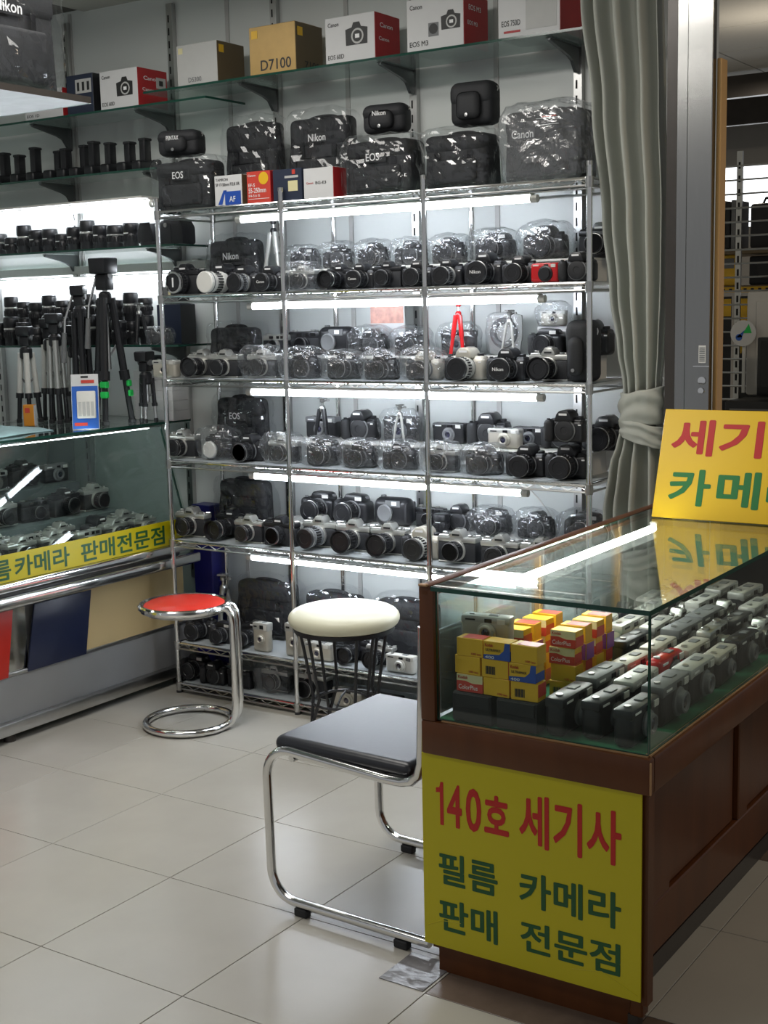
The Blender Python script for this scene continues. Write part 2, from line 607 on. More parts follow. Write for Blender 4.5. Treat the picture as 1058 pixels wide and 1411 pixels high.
def kit_slr(silver=True, L=0.035, r=0.031, cap='cap', brand=None, hood=None, body=None, lensm=None):
    k = Kit()
    top = SILVER if silver else BLACK
    b = MB()
    b.box((0, 0, 0.036), (0.136, 0.044, 0.064), body or BLACKM, 0.008, 2)
    k.add('body', b)
    b = MB()
    b.box((0, 0, 0.004), (0.134, 0.042, 0.008), top, 0.003, 1)
    k.add('base_plate', b, None, 'silver base plate' if silver else None)
    b = MB()
    b.box((0, 0, 0.075), (0.137, 0.043, 0.017), top, 0.004, 2)
    b.box((-0.048, 0, 0.0855), (0.034, 0.034, 0.005), top, 0.002, 1)
    k.add('top_plate', b, None, 'silver top plate' if silver else None)
    b = MB()
    b.prism([(-0.026, 0.081), (0.026, 0.081), (0.020, 0.094), (0.011, 0.106), (-0.011, 0.106), (-0.020, 0.094)], -0.024, 0.020, top, 'XZ', 0.003)
    h = k.add('viewfinder_hump', b)
    b = MB()
    b.box((0, 0.0, 0.1075), (0.018, 0.018, 0.003), CHROMED)
    k.add('hot_shoe', b, h)
    b = MB()
    b.box((0, -0.0245, 0.090), (0.026, 0.001, 0.006), INKK if silver else INKW)
    k.add('name_plate', b, h)
    small_knobs(k, [('rewind_knob', -0.050, 0, 0.088, 0.010, 0.008), ('shutter_dial', 0.038, 0, 0.083, 0.009, 0.007),
                    ('shutter_button', 0.055, -0.006, 0.083, 0.005, 0.006)], CHROMED if silver else BLACK)
    b = MB()
    b.tube([(0.052, 0.01, 0.086), (0.062, 0.018, 0.086), (0.060, 0.026, 0.084)], 0.003, CHROMED, 6)
    k.add('advance_lever', b)
    b = MB()
    b.lathe([(0.033, -0.004), (0.034, 0.004), (0.031, 0.005)], top, (0, -0.021, 0.042), 'Y', 22)
    k.add('lens_mount', b)
    lens_on(k, 0.042, r, L, lensm or BLACK, cap, 0, -0.025, SILVER if silver else None, brand, hood)
    return k


def kit_dslr(lens=None, L=0.05, r=0.034, cap='cap', brand=None, lensm=None, bodym=None, ring=None, s=1.0, plate='dash'):
    k = Kit()
    m = bodym or BLACK
    b = MB()
    b.box((0.004, 0, 0.036), (0.118, 0.052, 0.072), m, 0.013, 3)
    b.box((0.0, 0.002, 0.066), (0.120, 0.044, 0.022), m, 0.010, 3)
    k.add('body', b)
    b = MB()
    b.box((-0.054, -0.012, 0.0375), (0.034, 0.064, 0.074), RUBBER, 0.014, 3)
    k.add('grip', b)
    b = MB()
    b.prism([(-0.032, 0.070), (0.032, 0.070), (0.026, 0.092), (0.015, 0.104), (-0.015, 0.104), (-0.026, 0.092)], -0.040, 0.024, m, 'XZ', 0.006)
    h = k.add('flash_hump', b)
    b = MB()
    b.box((0, -0.0405, 0.092), (0.028, 0.001, 0.0065), INKW if plate else INKK)
    k.add('name_plate', b, h)
    b = MB()
    b.box((0, 0.010, 0.1045), (0.020, 0.018, 0.003), CHROMED)
    k.add('hot_shoe', b, h)
    small_knobs(k, [('mode_dial', 0.043, 0.0, 0.075, 0.011, 0.010), ('shutter_button', -0.056, -0.028, 0.074, 0.006, 0.004)], BLACK)
    b = MB()
    b.lathe([(0.036, -0.003), (0.037, 0.004), (0.033, 0.006)], GREYP, (0.002, -0.026, 0.040), 'Y', 24)
    k.add('lens_mount', b)
    if lens:
        lens_on(k, 0.040, r, L, lensm or BLACK, cap, 0.002, -0.031, ring, brand)
    else:
        b = MB()
        b.lathe([(0.033, 0.005), (0.033, 0.009), (0.030, 0.011), (0.012, 0.011), (0.011, 0.0095), (0, 0.0095)], RUBBER, (0.002, -0.026, 0.040), 'Y', 22)
        k.add('body_cap', b)
    b = MB()
    b.box((0.052, -0.0265, 0.058), (0.010, 0.001, 0.004), INKW)
    k.add('model_badge', b)
    return k


def kit_compact(body, top=None, w=0.118, h=0.066, d=0.036, lr=0.017, lensd=0.012, red=False, x=0.004, cap=None):
    k = Kit()
    b = MB()
    b.box((0, 0, h / 2), (w, d, h), body, min(0.011, h * 0.18), 3)
    k.add('body', b)
    if top:
        b = MB()
        b.box((0, 0, h * 0.86), (w * 1.005, d * 1.01, h * 0.285), top, 0.005, 2)
        k.add('top_plate', b)
    b = MB()
    b.lathe([(lr * 1.35, -0.002), (lr * 1.35, 0.004), (lr * 1.1, 0.006), (lr, lensd), (lr * 0.8, lensd + 0.001), (lr * 0.55, lensd - 0.003)],
            cap or (GREYP if body is BLACK else body), (x, -d / 2, h * 0.45), 'Y', 20)
    li = k.add('lens', b)
    b = MB()
    if cap:
        b.lathe([(lr * 1.0, lensd - 0.002), (lr * 0.98, lensd + 0.003), (0, lensd + 0.003)], cap, (x, -d / 2, h * 0.45), 'Y', 20)
        k.add('lens_cap', b, li)
    else:
        b.lathe([(lr * 0.6, lensd - 0.003), (lr * 0.3, lensd - 0.001), (0, lensd - 0.0008)], LENSGL, (x, -d / 2, h * 0.45), 'Y', 18)
        k.add('front_glass', b, li)
    b = MB()
    b.box((x * 0.5 + 0.006, -d / 2 - 0.0008, h * 0.86), (0.017, 0.002, h * 0.13), BLACKG)
    k.add('viewfinder_window', b)
    b = MB()
    b.box((w * 0.33, -d / 2 - 0.0008, h * 0.85), (w * 0.16, 0.002, h * 0.17), WHITEP if body is not WHITEP else GREYP)
    k.add('flash_window', b)
    b = MB()
    b.box((-w * 0.30, -d / 2 - 0.0004, h * 0.87), (w * 0.2, 0.0012, h * 0.055), INKK if body not in (BLACK, REDG) else INKW)
    k.add('name_plate', b)
    b = MB()
    b.lathe([(0.006, 0), (0.006, 0.003), (0, 0.003)], CHROMED, (-w * 0.32, 0, h), 'Z', 12)
    k.add('shutter_button', b)
    b = MB()
    b.box((w * 0.14, 0, h + 0.0008), (w * 0.20, d * 0.45, 0.0025), GREYP, 0.001, 1)
    k.add('counter_window', b)
    return k


def kit_rangefinder(silver=True, L=0.022):
    k = Kit()
    top = SILVER if silver else BLACK
    b = MB()
    b.box((0, 0, 0.033), (0.132, 0.034, 0.058), BLACKM, 0.010, 3)
    k.add('body', b)
    b = MB()
    b.box((0, 0, 0.004), (0.130, 0.033, 0.008), top, 0.003, 1)
    k.add('base_plate', b)
    b = MB()
    b.box((0, 0, 0.068), (0.132, 0.035, 0.024), top, 0.006, 2)
    k.add('top_plate', b)
    b = MB()
    for x, w in ((-0.018, 0.020), (0.016, 0.014), (0.040, 0.020)):
        b.box((x, -0.0178, 0.069), (w, 0.002, 0.011), BLACKG)
    k.add('viewfinder_windows', b)
    lens_on(k, 0.036, 0.025, L, top, 'glass', 0.002, -0.017, None, None, None, False)
    small_knobs(k, [('rewind_knob', -0.048, 0, 0.080, 0.010, 0.006), ('shutter_dial', 0.030, 0, 0.080, 0.010, 0.006),
                    ('shutter_button', 0.048, 0, 0.080, 0.005, 0.005)], CHROMED)
    return k


def kit_bridge(L=0.062, r=0.036):
    k = Kit()
    b = MB()
    b.box((0.006, 0.004, 0.038), (0.112, 0.060, 0.076), BLACK, 0.014, 3)
    b.prism([(-0.045, 0.070), (0.052, 0.070), (0.040, 0.096), (-0.028, 0.100)], -0.020, 0.030, BLACK, 'XZ', 0.008)
    k.add('body', b)
    b = MB()
    b.box((-0.050, -0.010, 0.040), (0.034, 0.068, 0.080), RUBBER, 0.015, 3)
    k.add('grip', b)
    b = MB()
    b.box((0.028, -0.0215, 0.084), (0.026, 0.002, 0.012), WHITEP)
    k.add('flash_window', b)
    lens_on(k, 0.042, r, L, BLACK, 'cap', 0.006, -0.026, GREYP)
    small_knobs(k, [('mode_dial', 0.040, 0.01, 0.082, 0.010, 0.008), ('shutter_button', -0.052, -0.02, 0.080, 0.007, 0.004)], GREYP)
    return k


def kit_waterproof():
    k = Kit()
    b = MB()
    b.box((0, 0, 0.05), (0.150, 0.062, 0.100), BLACK, 0.028, 4)
    k.add('body', b)
    b = MB()
    b.lathe([(0.030, -0.003), (0.031, 0.008), (0.026, 0.011), (0.020, 0.008)], GREYP, (-0.018, -0.031, 0.046), 'Y', 22)
    li = k.add('lens', b)
    b = MB()
    b.lathe([(0.022, 0.007), (0, 0.008)], LENSGL, (-0.018, -0.031, 0.046), 'Y', 20)
    k.add('front_glass', b, li)
    b = MB()
    b.box((0.012, -0.0315, 0.080), (0.060, 0.003, 0.022), GREYP, 0.001, 1)
    b.box((0.018, -0.0335, 0.081), (0.020, 0.002, 0.013), INKW)
    k.add('window_panel', b)
    b = MB()
    b.box((0.062, 0.0, 0.05), (0.014, 0.066, 0.070), RUBBER, 0.005, 2)
    k.add('grip', b)
    small_knobs(k, [('shutter_button', -0.045, 0, 0.099, 0.010, 0.006)], GREYP)
    return k


def kit_wrapped(seed, size=(0.165, 0.122, 0.112), inner='dslr', film=None, top=False):
    if inner == 'dslr':
        k = kit_dslr(None if seed % 2 else True, L=0.03)
    elif inner == 'slr':
        k = kit_slr(True, 0.03)
    elif inner == 'white':
        k = kit_dslr(True, L=0.035, bodym=CHAMP, lensm=SILVERP)
    elif inner == 'whitecap':
        k = kit_slr(False, 0.05, 0.033, 'white')
    elif inner == 'compact':
        k = kit_compact(CHAMP, WHITEP)
    elif inner == 'compactB':
        k = kit_compact(BLACK, BLACK, 0.130, 0.086, 0.040, 0.022, 0.014)
    elif inner == 'bridge':
        k = kit_bridge(0.05)
    b = MB()
    b.crumple(size, film or FILM, 0.011, 11, seed, 3.0)
    b.sharp = 0
    me = b.mesh('plastic_wrap')
    off = {'dslr': -0.018, 'slr': -0.014, 'white': -0.02, 'whitecap': -0.022, 'compact': -0.006, 'compactB': -0.006, 'bridge': -0.025}[inner]
    k.add('plastic_wrap', me, None, 'crumpled clear plastic', (0, off, 0))
    return k


def kit_bag(w, d, h, seed, text=None, film=None, tx=0.0, tz=0.62, ts=0.026):
    """soft shoulder bag for a camera in a clear wrapper"""
    k = Kit()
    b = MB()
    b.box((0, 0, h * 0.47), (w, d, h * 0.94), NYLON, 0.022, 3, taper=0.95)
    k.add('bag_body', b)
    b = MB()
    b.box((0, -0.004, h * 0.80), (w * 0.97, d * 1.03, h * 0.34), NYLON, 0.024, 3)
    k.add('flap', b)
    b = MB()
    b.box((0, -d * 0.52, h * 0.30), (w * 0.72, d * 0.2, h * 0.44), NYLON, 0.014, 3)
    k.add('front_pocket', b)
    b = MB()
    pts = [(w * 0.22 * math.cos(PI * i / 8), 0, h * 0.955 + 0.010 * math.sin(PI * i / 8)) for i in range(9)]
    b.tube(pts, 0.007, NYLON, 8)
    k.add('carry_handle', b)
    for sx in (-1, 1):
        b = MB()
        b.box((sx * w * 0.26, -d * 0.535, h * 0.58), (0.022, 0.008, h * 0.16), BLACKG, 0.003, 1)
        k.add('buckle', b)
    b = MB()
    b.tube([(-w * 0.5, 0, h * 0.85), (-w * 0.53, -0.01, h * 0.5), (-w * 0.5, -0.02, h * 0.15)], 0.007, NYLON, 6)
    k.add('shoulder_strap', b)
    if text:
        b = MB()
        b.box((tx, -d * 0.525 - 0.004, h * tz + ts * 0.5), (ts * 3.4, 0.003, ts * 1.4), BLACK, 0.001, 1)
        p = k.add('logo_patch', b)
        k.text(text, INKW, (tx - ts * 1.5, tx + ts * 1.5 if len(text) > 3 else tx + ts * 0.6, h * tz, h * tz + ts), 'front', -d * 0.525 - 0.0062, 0.012, p)
    b = MB()
    b.crumple((w * 1.07, d * 1.32, h * 1.05), film or FILMG, 0.014, 14, seed, 6.0, freq=9)
    b.sharp = 0
    k.add('plastic_wrap', b, None, 'crinkled clear plastic wrapper')
    return k


def kit_leather_case(w=0.15, h=0.12, d=0.085, text=None, round_top=True):
    k = Kit()
    b = MB()
    b.box((0, 0, h * 0.46), (w, d, h * 0.92), BLACKM, 0.024, 3)
    k.add('case_body', b)
    b = MB()
    b.box((0, -0.004, h * 0.70), (w * 1.03, d * 1.07, h * 0.58), BLACKM, 0.030, 4)
    fl = k.add('case_flap', b)
    b = MB()
    b.box((0, -d * 0.62, h * 0.42), (w * 0.56, d * 0.42, h * 0.62), BLACKM, 0.022, 3)
    n = k.add('case_nose', b)
    b = MB()
    b.lathe([(0.006, 0), (0.006, 0.003), (0, 0.004)], CHROMED, (0, -d * 0.83, h * 0.2), 'Y', 12)
    k.add('snap', b, n)
    if text:
        k.text(text, INKW, (-0.026, 0.026, h * 0.55, h * 0.55 + 0.016), 'front', -d * 0.832, 0.012, n)
    b = MB()
    for sx in (-1, 1):
        b.tube([(sx * w * 0.5, 0, h * 0.75), (sx * w * 0.535, 0, h * 0.8), (sx * w * 0.5, 0, h * 0.85)], 0.003, CHROMED, 6)
    k.add('strap_ring', b)
    return k


def kit_lens(r=0.034, h=0.10, top='cap', band=None, hood=False):
    k = Kit()
    b = MB()
    b.lathe([(r * 0.9, 0), (r * 0.94, 0.008), (r * 0.94, h * 0.22), (r, h * 0.25), (r, h * 0.5), (r * 0.96, h * 0.53), (r * 0.96, h * 0.62),
             (r * 1.03, h * 0.66), (r * 1.03, h * 0.92), (r * 0.98, h * 0.95), (0, h * 0.95)], BLACK, (0, 0, 0), 'Z', 20)
    k.add('barrel', b)
    b = MB()
    for i in range(20):
        a = 2 * PI * i / 20
        b.box((r * 1.0 * math.cos(a), r * 1.0 * math.sin(a), h * 0.375), (r * 0.13, r * 0.13, h * 0.2), RUBBER)
    k.add('focus_ring', b)
    if band:
        b = MB()
        b.lathe([(r * 0.98, h * 0.54), (r * 1.01, h * 0.55), (r * 1.01, h * 0.60), (r * 0.98, h * 0.61)], band, (0, 0, 0), 'Z', 20)
        k.add('band', b, None, 'silver band')
    b = MB()
    b.lathe([(r * 0.98, h * 0.945), (r * 0.98, h * 0.985), (r * 0.9, h), (0, h)], BLACK, (0, 0, 0), 'Z', 20)
    k.add('lens_cap', b)
    b = MB()
    b.box((0, -r * 0.955, h * 0.575), (r * 0.7, 0.003, h * 0.045), INKW)
    k.add('scale_print', b)
    return k


def kit_hood():
    k = Kit()
    b = MB()
    b.lathe([(0.040, 0), (0.042, 0.010), (0.042, 0.018)], BLACK, (0, 0, 0), 'Z', 20)
    k.add('hood_ring', b)
    b = MB()
    for sy in (-1, 1):
        b.prism([(-0.040, 0.012), (0.040, 0.012), (0.040, 0.05), (0.028, 0.095), (-0.028, 0.095), (-0.040, 0.05)], sy * 0.030 - 0.0015, sy * 0.030 + 0.0015, BLACK, 'XZ', 0.001)
    k.add('petals', b)
    return k


def kit_drum_case():
    k = Kit()
    b = MB()
    b.prism([(-0.075, 0), (0.075, 0), (0.075, 0.075), (0.055, 0.105), (0.02, 0.118), (-0.02, 0.118), (-0.055, 0.105), (-0.075, 0.075)], -0.045, 0.045, BLACKM, 'XZ', 0.012)
    k.add('case_body', b)
    b = MB()
    b.lathe([(0.010, 0), (0.010, 0.004), (0, 0.005)], CHROMED, (-0.02, -0.046, 0.085), 'Y', 14)
    k.add('snap', b)
    b = MB()
    b.box((0, -0.046, 0.045), (0.02, 0.003, 0.08), BLACKM, 0.001, 1)
    k.add('closing_strap', b)
    return k


def kit_battery_grip(seed):
    rnd = random.Random(seed)
    k = Kit()
    hh = rnd.uniform(0.10, 0.13)
    b = MB()
    b.box((0, 0, 0.022), (0.135, 0.055, 0.044), BLACK, 0.012, 3)
    k.add('grip_body', b)
    b = MB()
    x = rnd.choice((-0.02, 0.0, 0.02))
    b.box((x, 0, hh * 0.5 + 0.02), (0.044, 0.036, hh), BLACK, 0.007, 2)
    p = k.add('battery_stalk', b)
    b = MB()
    b.box((x, 0, hh + 0.022), (0.048, 0.040, 0.012), RUBBER, 0.003, 1)
    b.box((x + 0.018, -0.012, hh + 0.022), (0.02, 0.012, 0.008), RUBBER, 0.002, 1)
    k.add('stalk_head', b, p)
    b = MB()
    b.lathe([(0.013, 0), (0.013, 0.006), (0.009, 0.008), (0, 0.008)], RUBBER, (0.045, 0, 0.042), 'Z', 14)
    k.add('locking_wheel', b)
    b = MB()
    b.box((0.055, -0.012, 0.028), (0.032, 0.045, 0.05), RUBBER, 0.010, 2)
    k.add('hand_grip', b)
    return k


def kit_mini_tripod(m, h=0.19, spread=0.045, head=None, legr=0.006, lower=None):
    k = Kit()
    top = h * 0.72
    b = MB()
    b.lathe([(0.012, 0), (0.014, 0.008), (0.014, 0.022), (0.009, 0.03), (0, 0.03)], head or m, (0, 0, top - 0.012), 'Z', 14)
    k.add('collar', b)
    b = MB()
    b.tube([(0, 0, top + 0.012), (0, 0, h * 0.88)], 0.006, CHROMED, 10)
    b.lathe([(0.004, 0), (0.011, 0.004), (0.012, 0.013), (0.008, 0.019), (0, 0.02)], head or m, (0, 0, h * 0.86), 'Z', 14)
    c = k.add('ball_head', b)
    b = MB()
    b.box((0, 0, h * 0.975), (0.036, 0.028, 0.008), head or m, 0.002, 1)
    k.add('camera_plate', b, c)
    b = MB()
    b.tube([(0.0, 0, h * 0.90), (0.028, -0.006, h * 0.915)], 0.0035, CHROMED, 8)
    b.lathe([(0.007, 0), (0.007, 0.008), (0, 0.009)], head or m, (0.026, -0.006, h * 0.90), 'Z', 10)
    k.add('lock_knob', b, c)
    for i in range(3):
        a = -PI / 2 + i * 2 * PI / 3
        dx, dy = math.cos(a), math.sin(a)
        P0 = Vector((dx * 0.012, dy * 0.012, top))
        P1 = Vector((dx * spread, dy * spread, 0.004))
        Pm = P0.lerp(P1, 0.55)
        b = MB()
        b.tube([P0, Pm], legr, m, 10)
        lg = k.add('leg', b)
        b = MB()
        b.tube([Pm, P1], legr * 0.75, lower or m, 10)
        k.add('lower_leg', b, lg)
        b = MB()
        b.lathe([(legr * 1.1, 0), (legr * 1.1, 0.008), (legr * 0.6, 0.01)], RUBBER, (P1.x, P1.y, 0), 'Z', 10)
        k.add('rubber_foot', b, lg)
    return k


def kit_tripod(h, m, lower, spread=0.10, head_h=0.10, rad=0.013, head='pan', clip=None, handle=True, closed=0.6):
    """a full tripod with legs folded down short: three legs, collar, centre column, pan head"""
    k = Kit()
    top = h - head_h
    b = MB()
    b.lathe([(0.020, 0), (0.026, 0.006), (0.026, 0.040), (0.018, 0.05), (0, 0.05)], BLACK, (0, 0, top - 0.045), 'Z', 14)
    k.add('shoulder', b)
    b = MB()
    b.tube([(0, 0, top * 0.42), (0, 0, top + 0.02)], 0.011, CHROMED, 10)
    k.add('centre_column', b)
    b = MB()
    hs = 1.35 if head_h > 0.1 else 1.0
    b.box((0, 0, top + head_h * 0.30), (0.040 * hs, 0.042 * hs, head_h * 0.45), BLACK, 0.006, 2)
    b.lathe([(0.014, -0.028), (0.014, 0.028)], GREYP, (0, 0, top + head_h * 0.5), 'X', 14)
    hd = k.add('pan_head', b)
    b = MB()
    b.box((0, -0.004, top + head_h * 0.76), (0.056 * hs, 0.066 * hs, head_h * 0.46), BLACK, 0.008, 2, taper=1.08)
    k.add('camera_plate', b, hd)
    if handle:
        b = MB()
        b.tube([(-0.02, -0.02, top + head_h * 0.55), (-0.05, -0.04, top - 0.05), (-0.055, -0.045, top - 0.14)], 0.0055, CHROME, 8)
        b.tube([(-0.055, -0.045, top - 0.10), (-0.062, -0.05, top - 0.22)], [0.009, 0.012], GREYP, 10)
        k.add('pan_handle', b, hd)
    for i in range(3):
        a = -PI / 2 + i * 2 * PI / 3 + 0.35
        dx, dy = math.cos(a), math.sin(a)
        P0 = Vector((dx * 0.026, dy * 0.026, top - 0.02))
        P1 = Vector((dx * spread, dy * spread, 0.006))
        Pm = P0.lerp(P1, closed)
        b = MB()
        b.tube([P0, Pm], rad, m, 10)
        lg = k.add('leg', b)
        b = MB()
        b.tube([Pm, P1], rad * 0.78, lower, 10)
        k.add('lower_leg', b, lg)
        b = MB()
        b.tube([Pm.lerp(P0, 0.03), Pm.lerp(P1, 0.14)], rad * 1.35, BLACK, 10)
        k.add('leg_lock', b, lg)
        if clip:
            for t in (0.22, 0.42):
                b = MB()
                c = Pm.lerp(P1, t)
                b.box((c.x + dx * 0.006, c.y + dy * 0.006, c.z), (0.030, 0.026, 0.026), clip, 0.004, 1)
                k.add('leg_clip', b, lg, 'green leg clip')
        b = MB()
        b.lathe([(rad * 1.0, 0), (rad * 1.0, 0.014), (rad * 0.7, 0.018)], RUBBER, (P1.x, P1.y, 0), 'Z', 10)
        k.add('rubber_foot', b, lg)
        b = MB()
        Q = P0.lerp(P1, 0.34)
        b.tube([Q, (0, 0, top * 0.50)], 0.004, GREYP, 6)
        k.add('brace', b)
    return k


def kit_carton(w, d, h, front, side, title=None, brand=None, cam=None, sub=None, ink=INKK, brand_ink=None, tb=None, sticker=None, side_print=None):
    """a product carton: front print, differently coloured right side"""
    k = Kit()
    b = MB()
    b.box((0, 0, h / 2), (w, d, h), front, 0.0015, 1)
    k.add('carton', b)
    b = MB()
    b.box((w / 2 + 0.0004, 0, h / 2), (0.0014, d * 0.985, h * 0.985), side)
    sp = k.add('side_panel', b, None, 'coloured side panel')
    b = MB()
    b.box((0, d * 0.02, h + 0.0006), (w * 0.97, d * 0.5, 0.0012), front)
    k.add('lid_flap', b)
    y = -d / 2 - 0.0005
    if brand:
        bx = tb or (-w * 0.44, -w * 0.22, h * 0.80, h * 0.89)
        k.text(brand, brand_ink or INKK, bx, 'front', y, 0.012, 0)
    if title:
        k.text(title, ink, sub or (-w * 0.45, -w * 0.12, h * 0.10, h * 0.20), 'front', y, 0.012, 0)
    if side_print:
        k.text(side_print, INKW, (-d * 0.30, d * 0.20, h * 0.70, h * 0.80), 'right', w / 2 + 0.0016, 0.01, sp)
        k.text(side_print, INKW, (-d * 0.35, d * 0.05, h * 0.42, h * 0.50), 'right', w / 2 + 0.0016, 0.01, sp)
    if cam:
        cx, cz, s = cam
        cx, cz = cx * w, cz * h
        b = MB()
        b.prism([(cx - 0.5 * s, cz - 0.36 * s), (cx + 0.5 * s, cz - 0.36 * s), (cx + 0.52 * s, cz + 0.24 * s), (cx + 0.22 * s, cz + 0.3 * s), (cx + 0.14 * s, cz + 0.48 * s),
                 (cx - 0.14 * s, cz + 0.48 * s), (cx - 0.22 * s, cz + 0.3 * s), (cx - 0.52 * s, cz + 0.24 * s)], y - 0.0003, y + 0.0003, INKK)
        pi_ = k.add('printed_camera', b)
        b = MB()
        b.lathe([(0.29 * s, 0), (0.29 * s, 0.0004), (0, 0.0004)], LGREYC, (cx + 0.04 * s, y - 0.0001, cz - 0.04 * s), 'Y', 20)
        b.lathe([(0.22 * s, 0), (0.22 * s, 0.0008), (0, 0.0008)], INKK, (cx + 0.04 * s, y - 0.0001, cz - 0.04 * s), 'Y', 20)
        b.box((cx + 0.04 * s, y - 0.0009, cz - 0.04 * s), (0.2 * s, 0.0004, 0.15 * s), INKW)
        k.add('printed_mount', b, pi_)
    if sticker:
        sx, sz, ss, sm = sticker
        b = MB()
        b.box((sx * w, y - 0.0002, sz * h), (ss, 0.0006, ss), sm)
        k.add('sticker', b)
    return k


def kit_film_box(style):
    k = Kit()
    w, d, h = 0.064, 0.040, 0.040
    main = {'plain': YELK, 'bar': YELK, 'colour': YELK, 'blue': YELK, 'purple': YELK}[style]
    b = MB()
    b.box((0, 0, h / 2), (w, d, h), main, 0.0008, 1)
    k.add('carton', b)
    y = -d / 2 - 0.0004
    if style == 'plain':
        k.text('100 iso', INKR, (0.004, 0.028, 0.004, 0.009), 'front', y, 0.01, 0)
        b = MB()
        b.box((0.006, 0, h + 0.0004), (0.05, 0.034, 0.0008), REDK)
        k.add('top_print', b)
    if style == 'bar':
        b = MB()
        for i in range(11):
            b.box((-0.022 + i * 0.0022, y - 0.0001, 0.016), (0.0008 + 0.0006 * (i % 3), 0.0004, 0.018), INKK)
        k.add('bar_code', b)
        b = MB()
        b.box((w / 2 + 0.0004, 0, h * 0.6), (0.0008, d * 0.96, h * 0.7), REDK)
        k.add('side_print', b)
    if style == 'colour':
        b = MB()
        b.prism([(-w / 2, 0.0005), (w / 2, 0.0005), (w / 2, 0.021), (0.008, 0.020), (-0.012, 0.025), (-w / 2, 0.024)], y - 0.0002, y + 0.0003, REDK)
        f = k.add('front_print', b)
        b = MB()
        b.prism([(-w / 2, 0.024), (-0.012, 0.025), (0.008, 0.020), (w / 2, 0.021), (w / 2, h - 0.001), (-w / 2, h - 0.001)], y - 0.0001, y + 0.0003, CREAMK)
        k.add('front_field', b)
        k.text('ColorPlus', INKW, (-0.027, 0.020, 0.006, 0.016), 'front', y - 0.0006, 0.0, f)
        k.text('Kodak', INKR, (-0.028, -0.004, 0.029, 0.036), 'front', y - 0.0006, 0.012, f)
        b = MB()
        b.box((w / 2 + 0.0004, 0, h * 0.35), (0.0008, d * 0.98, h * 0.6), REDK)
        k.add('side_print', b)
    if style == 'blue':
        b = MB()
        b.prism([(-w / 2, 0.0005), (w / 2, 0.0005), (w / 2, h - 0.001), (0.020, h - 0.001), (0.017, 0.022), (0.006, 0.012), (-w / 2, 0.010)], y - 0.0002, y + 0.0003, BLUEK)
        f = k.add('front_print', b)
        k.text('Kodak', INKR, (-0.028, -0.008, 0.028, 0.035), 'front', y - 0.0006, 0.012, f)
        k.text('ULTRAMAX', INKK, (-0.026, 0.010, 0.018, 0.024), 'front', y - 0.0006, 0.012, f)
        k.text('400', INKW, (-0.028, -0.006, 0.002, 0.008), 'front', y - 0.0006, 0.012, f)
        b = MB()
        b.box((w / 2 + 0.0004, 0, h * 0.3), (0.0008, d * 0.98, h * 0.5), BLUEK)
        k.add('side_print', b)
    if style == 'purple':
        b = MB()
        b.box((0.022, y - 0.0001, h / 2), (0.016, 0.0006, h * 0.96), PURK)
        k.add('front_print', b)
        b = MB()
        b.box((w / 2 + 0.0004, 0, h / 2), (0.0008, d * 0.98, h * 0.96), PURK)
        k.add('side_print', b)
    return k


def K_(key):
    if key not in KITS:
        KITS[key] = BUILD[key]()
    return KITS[key]


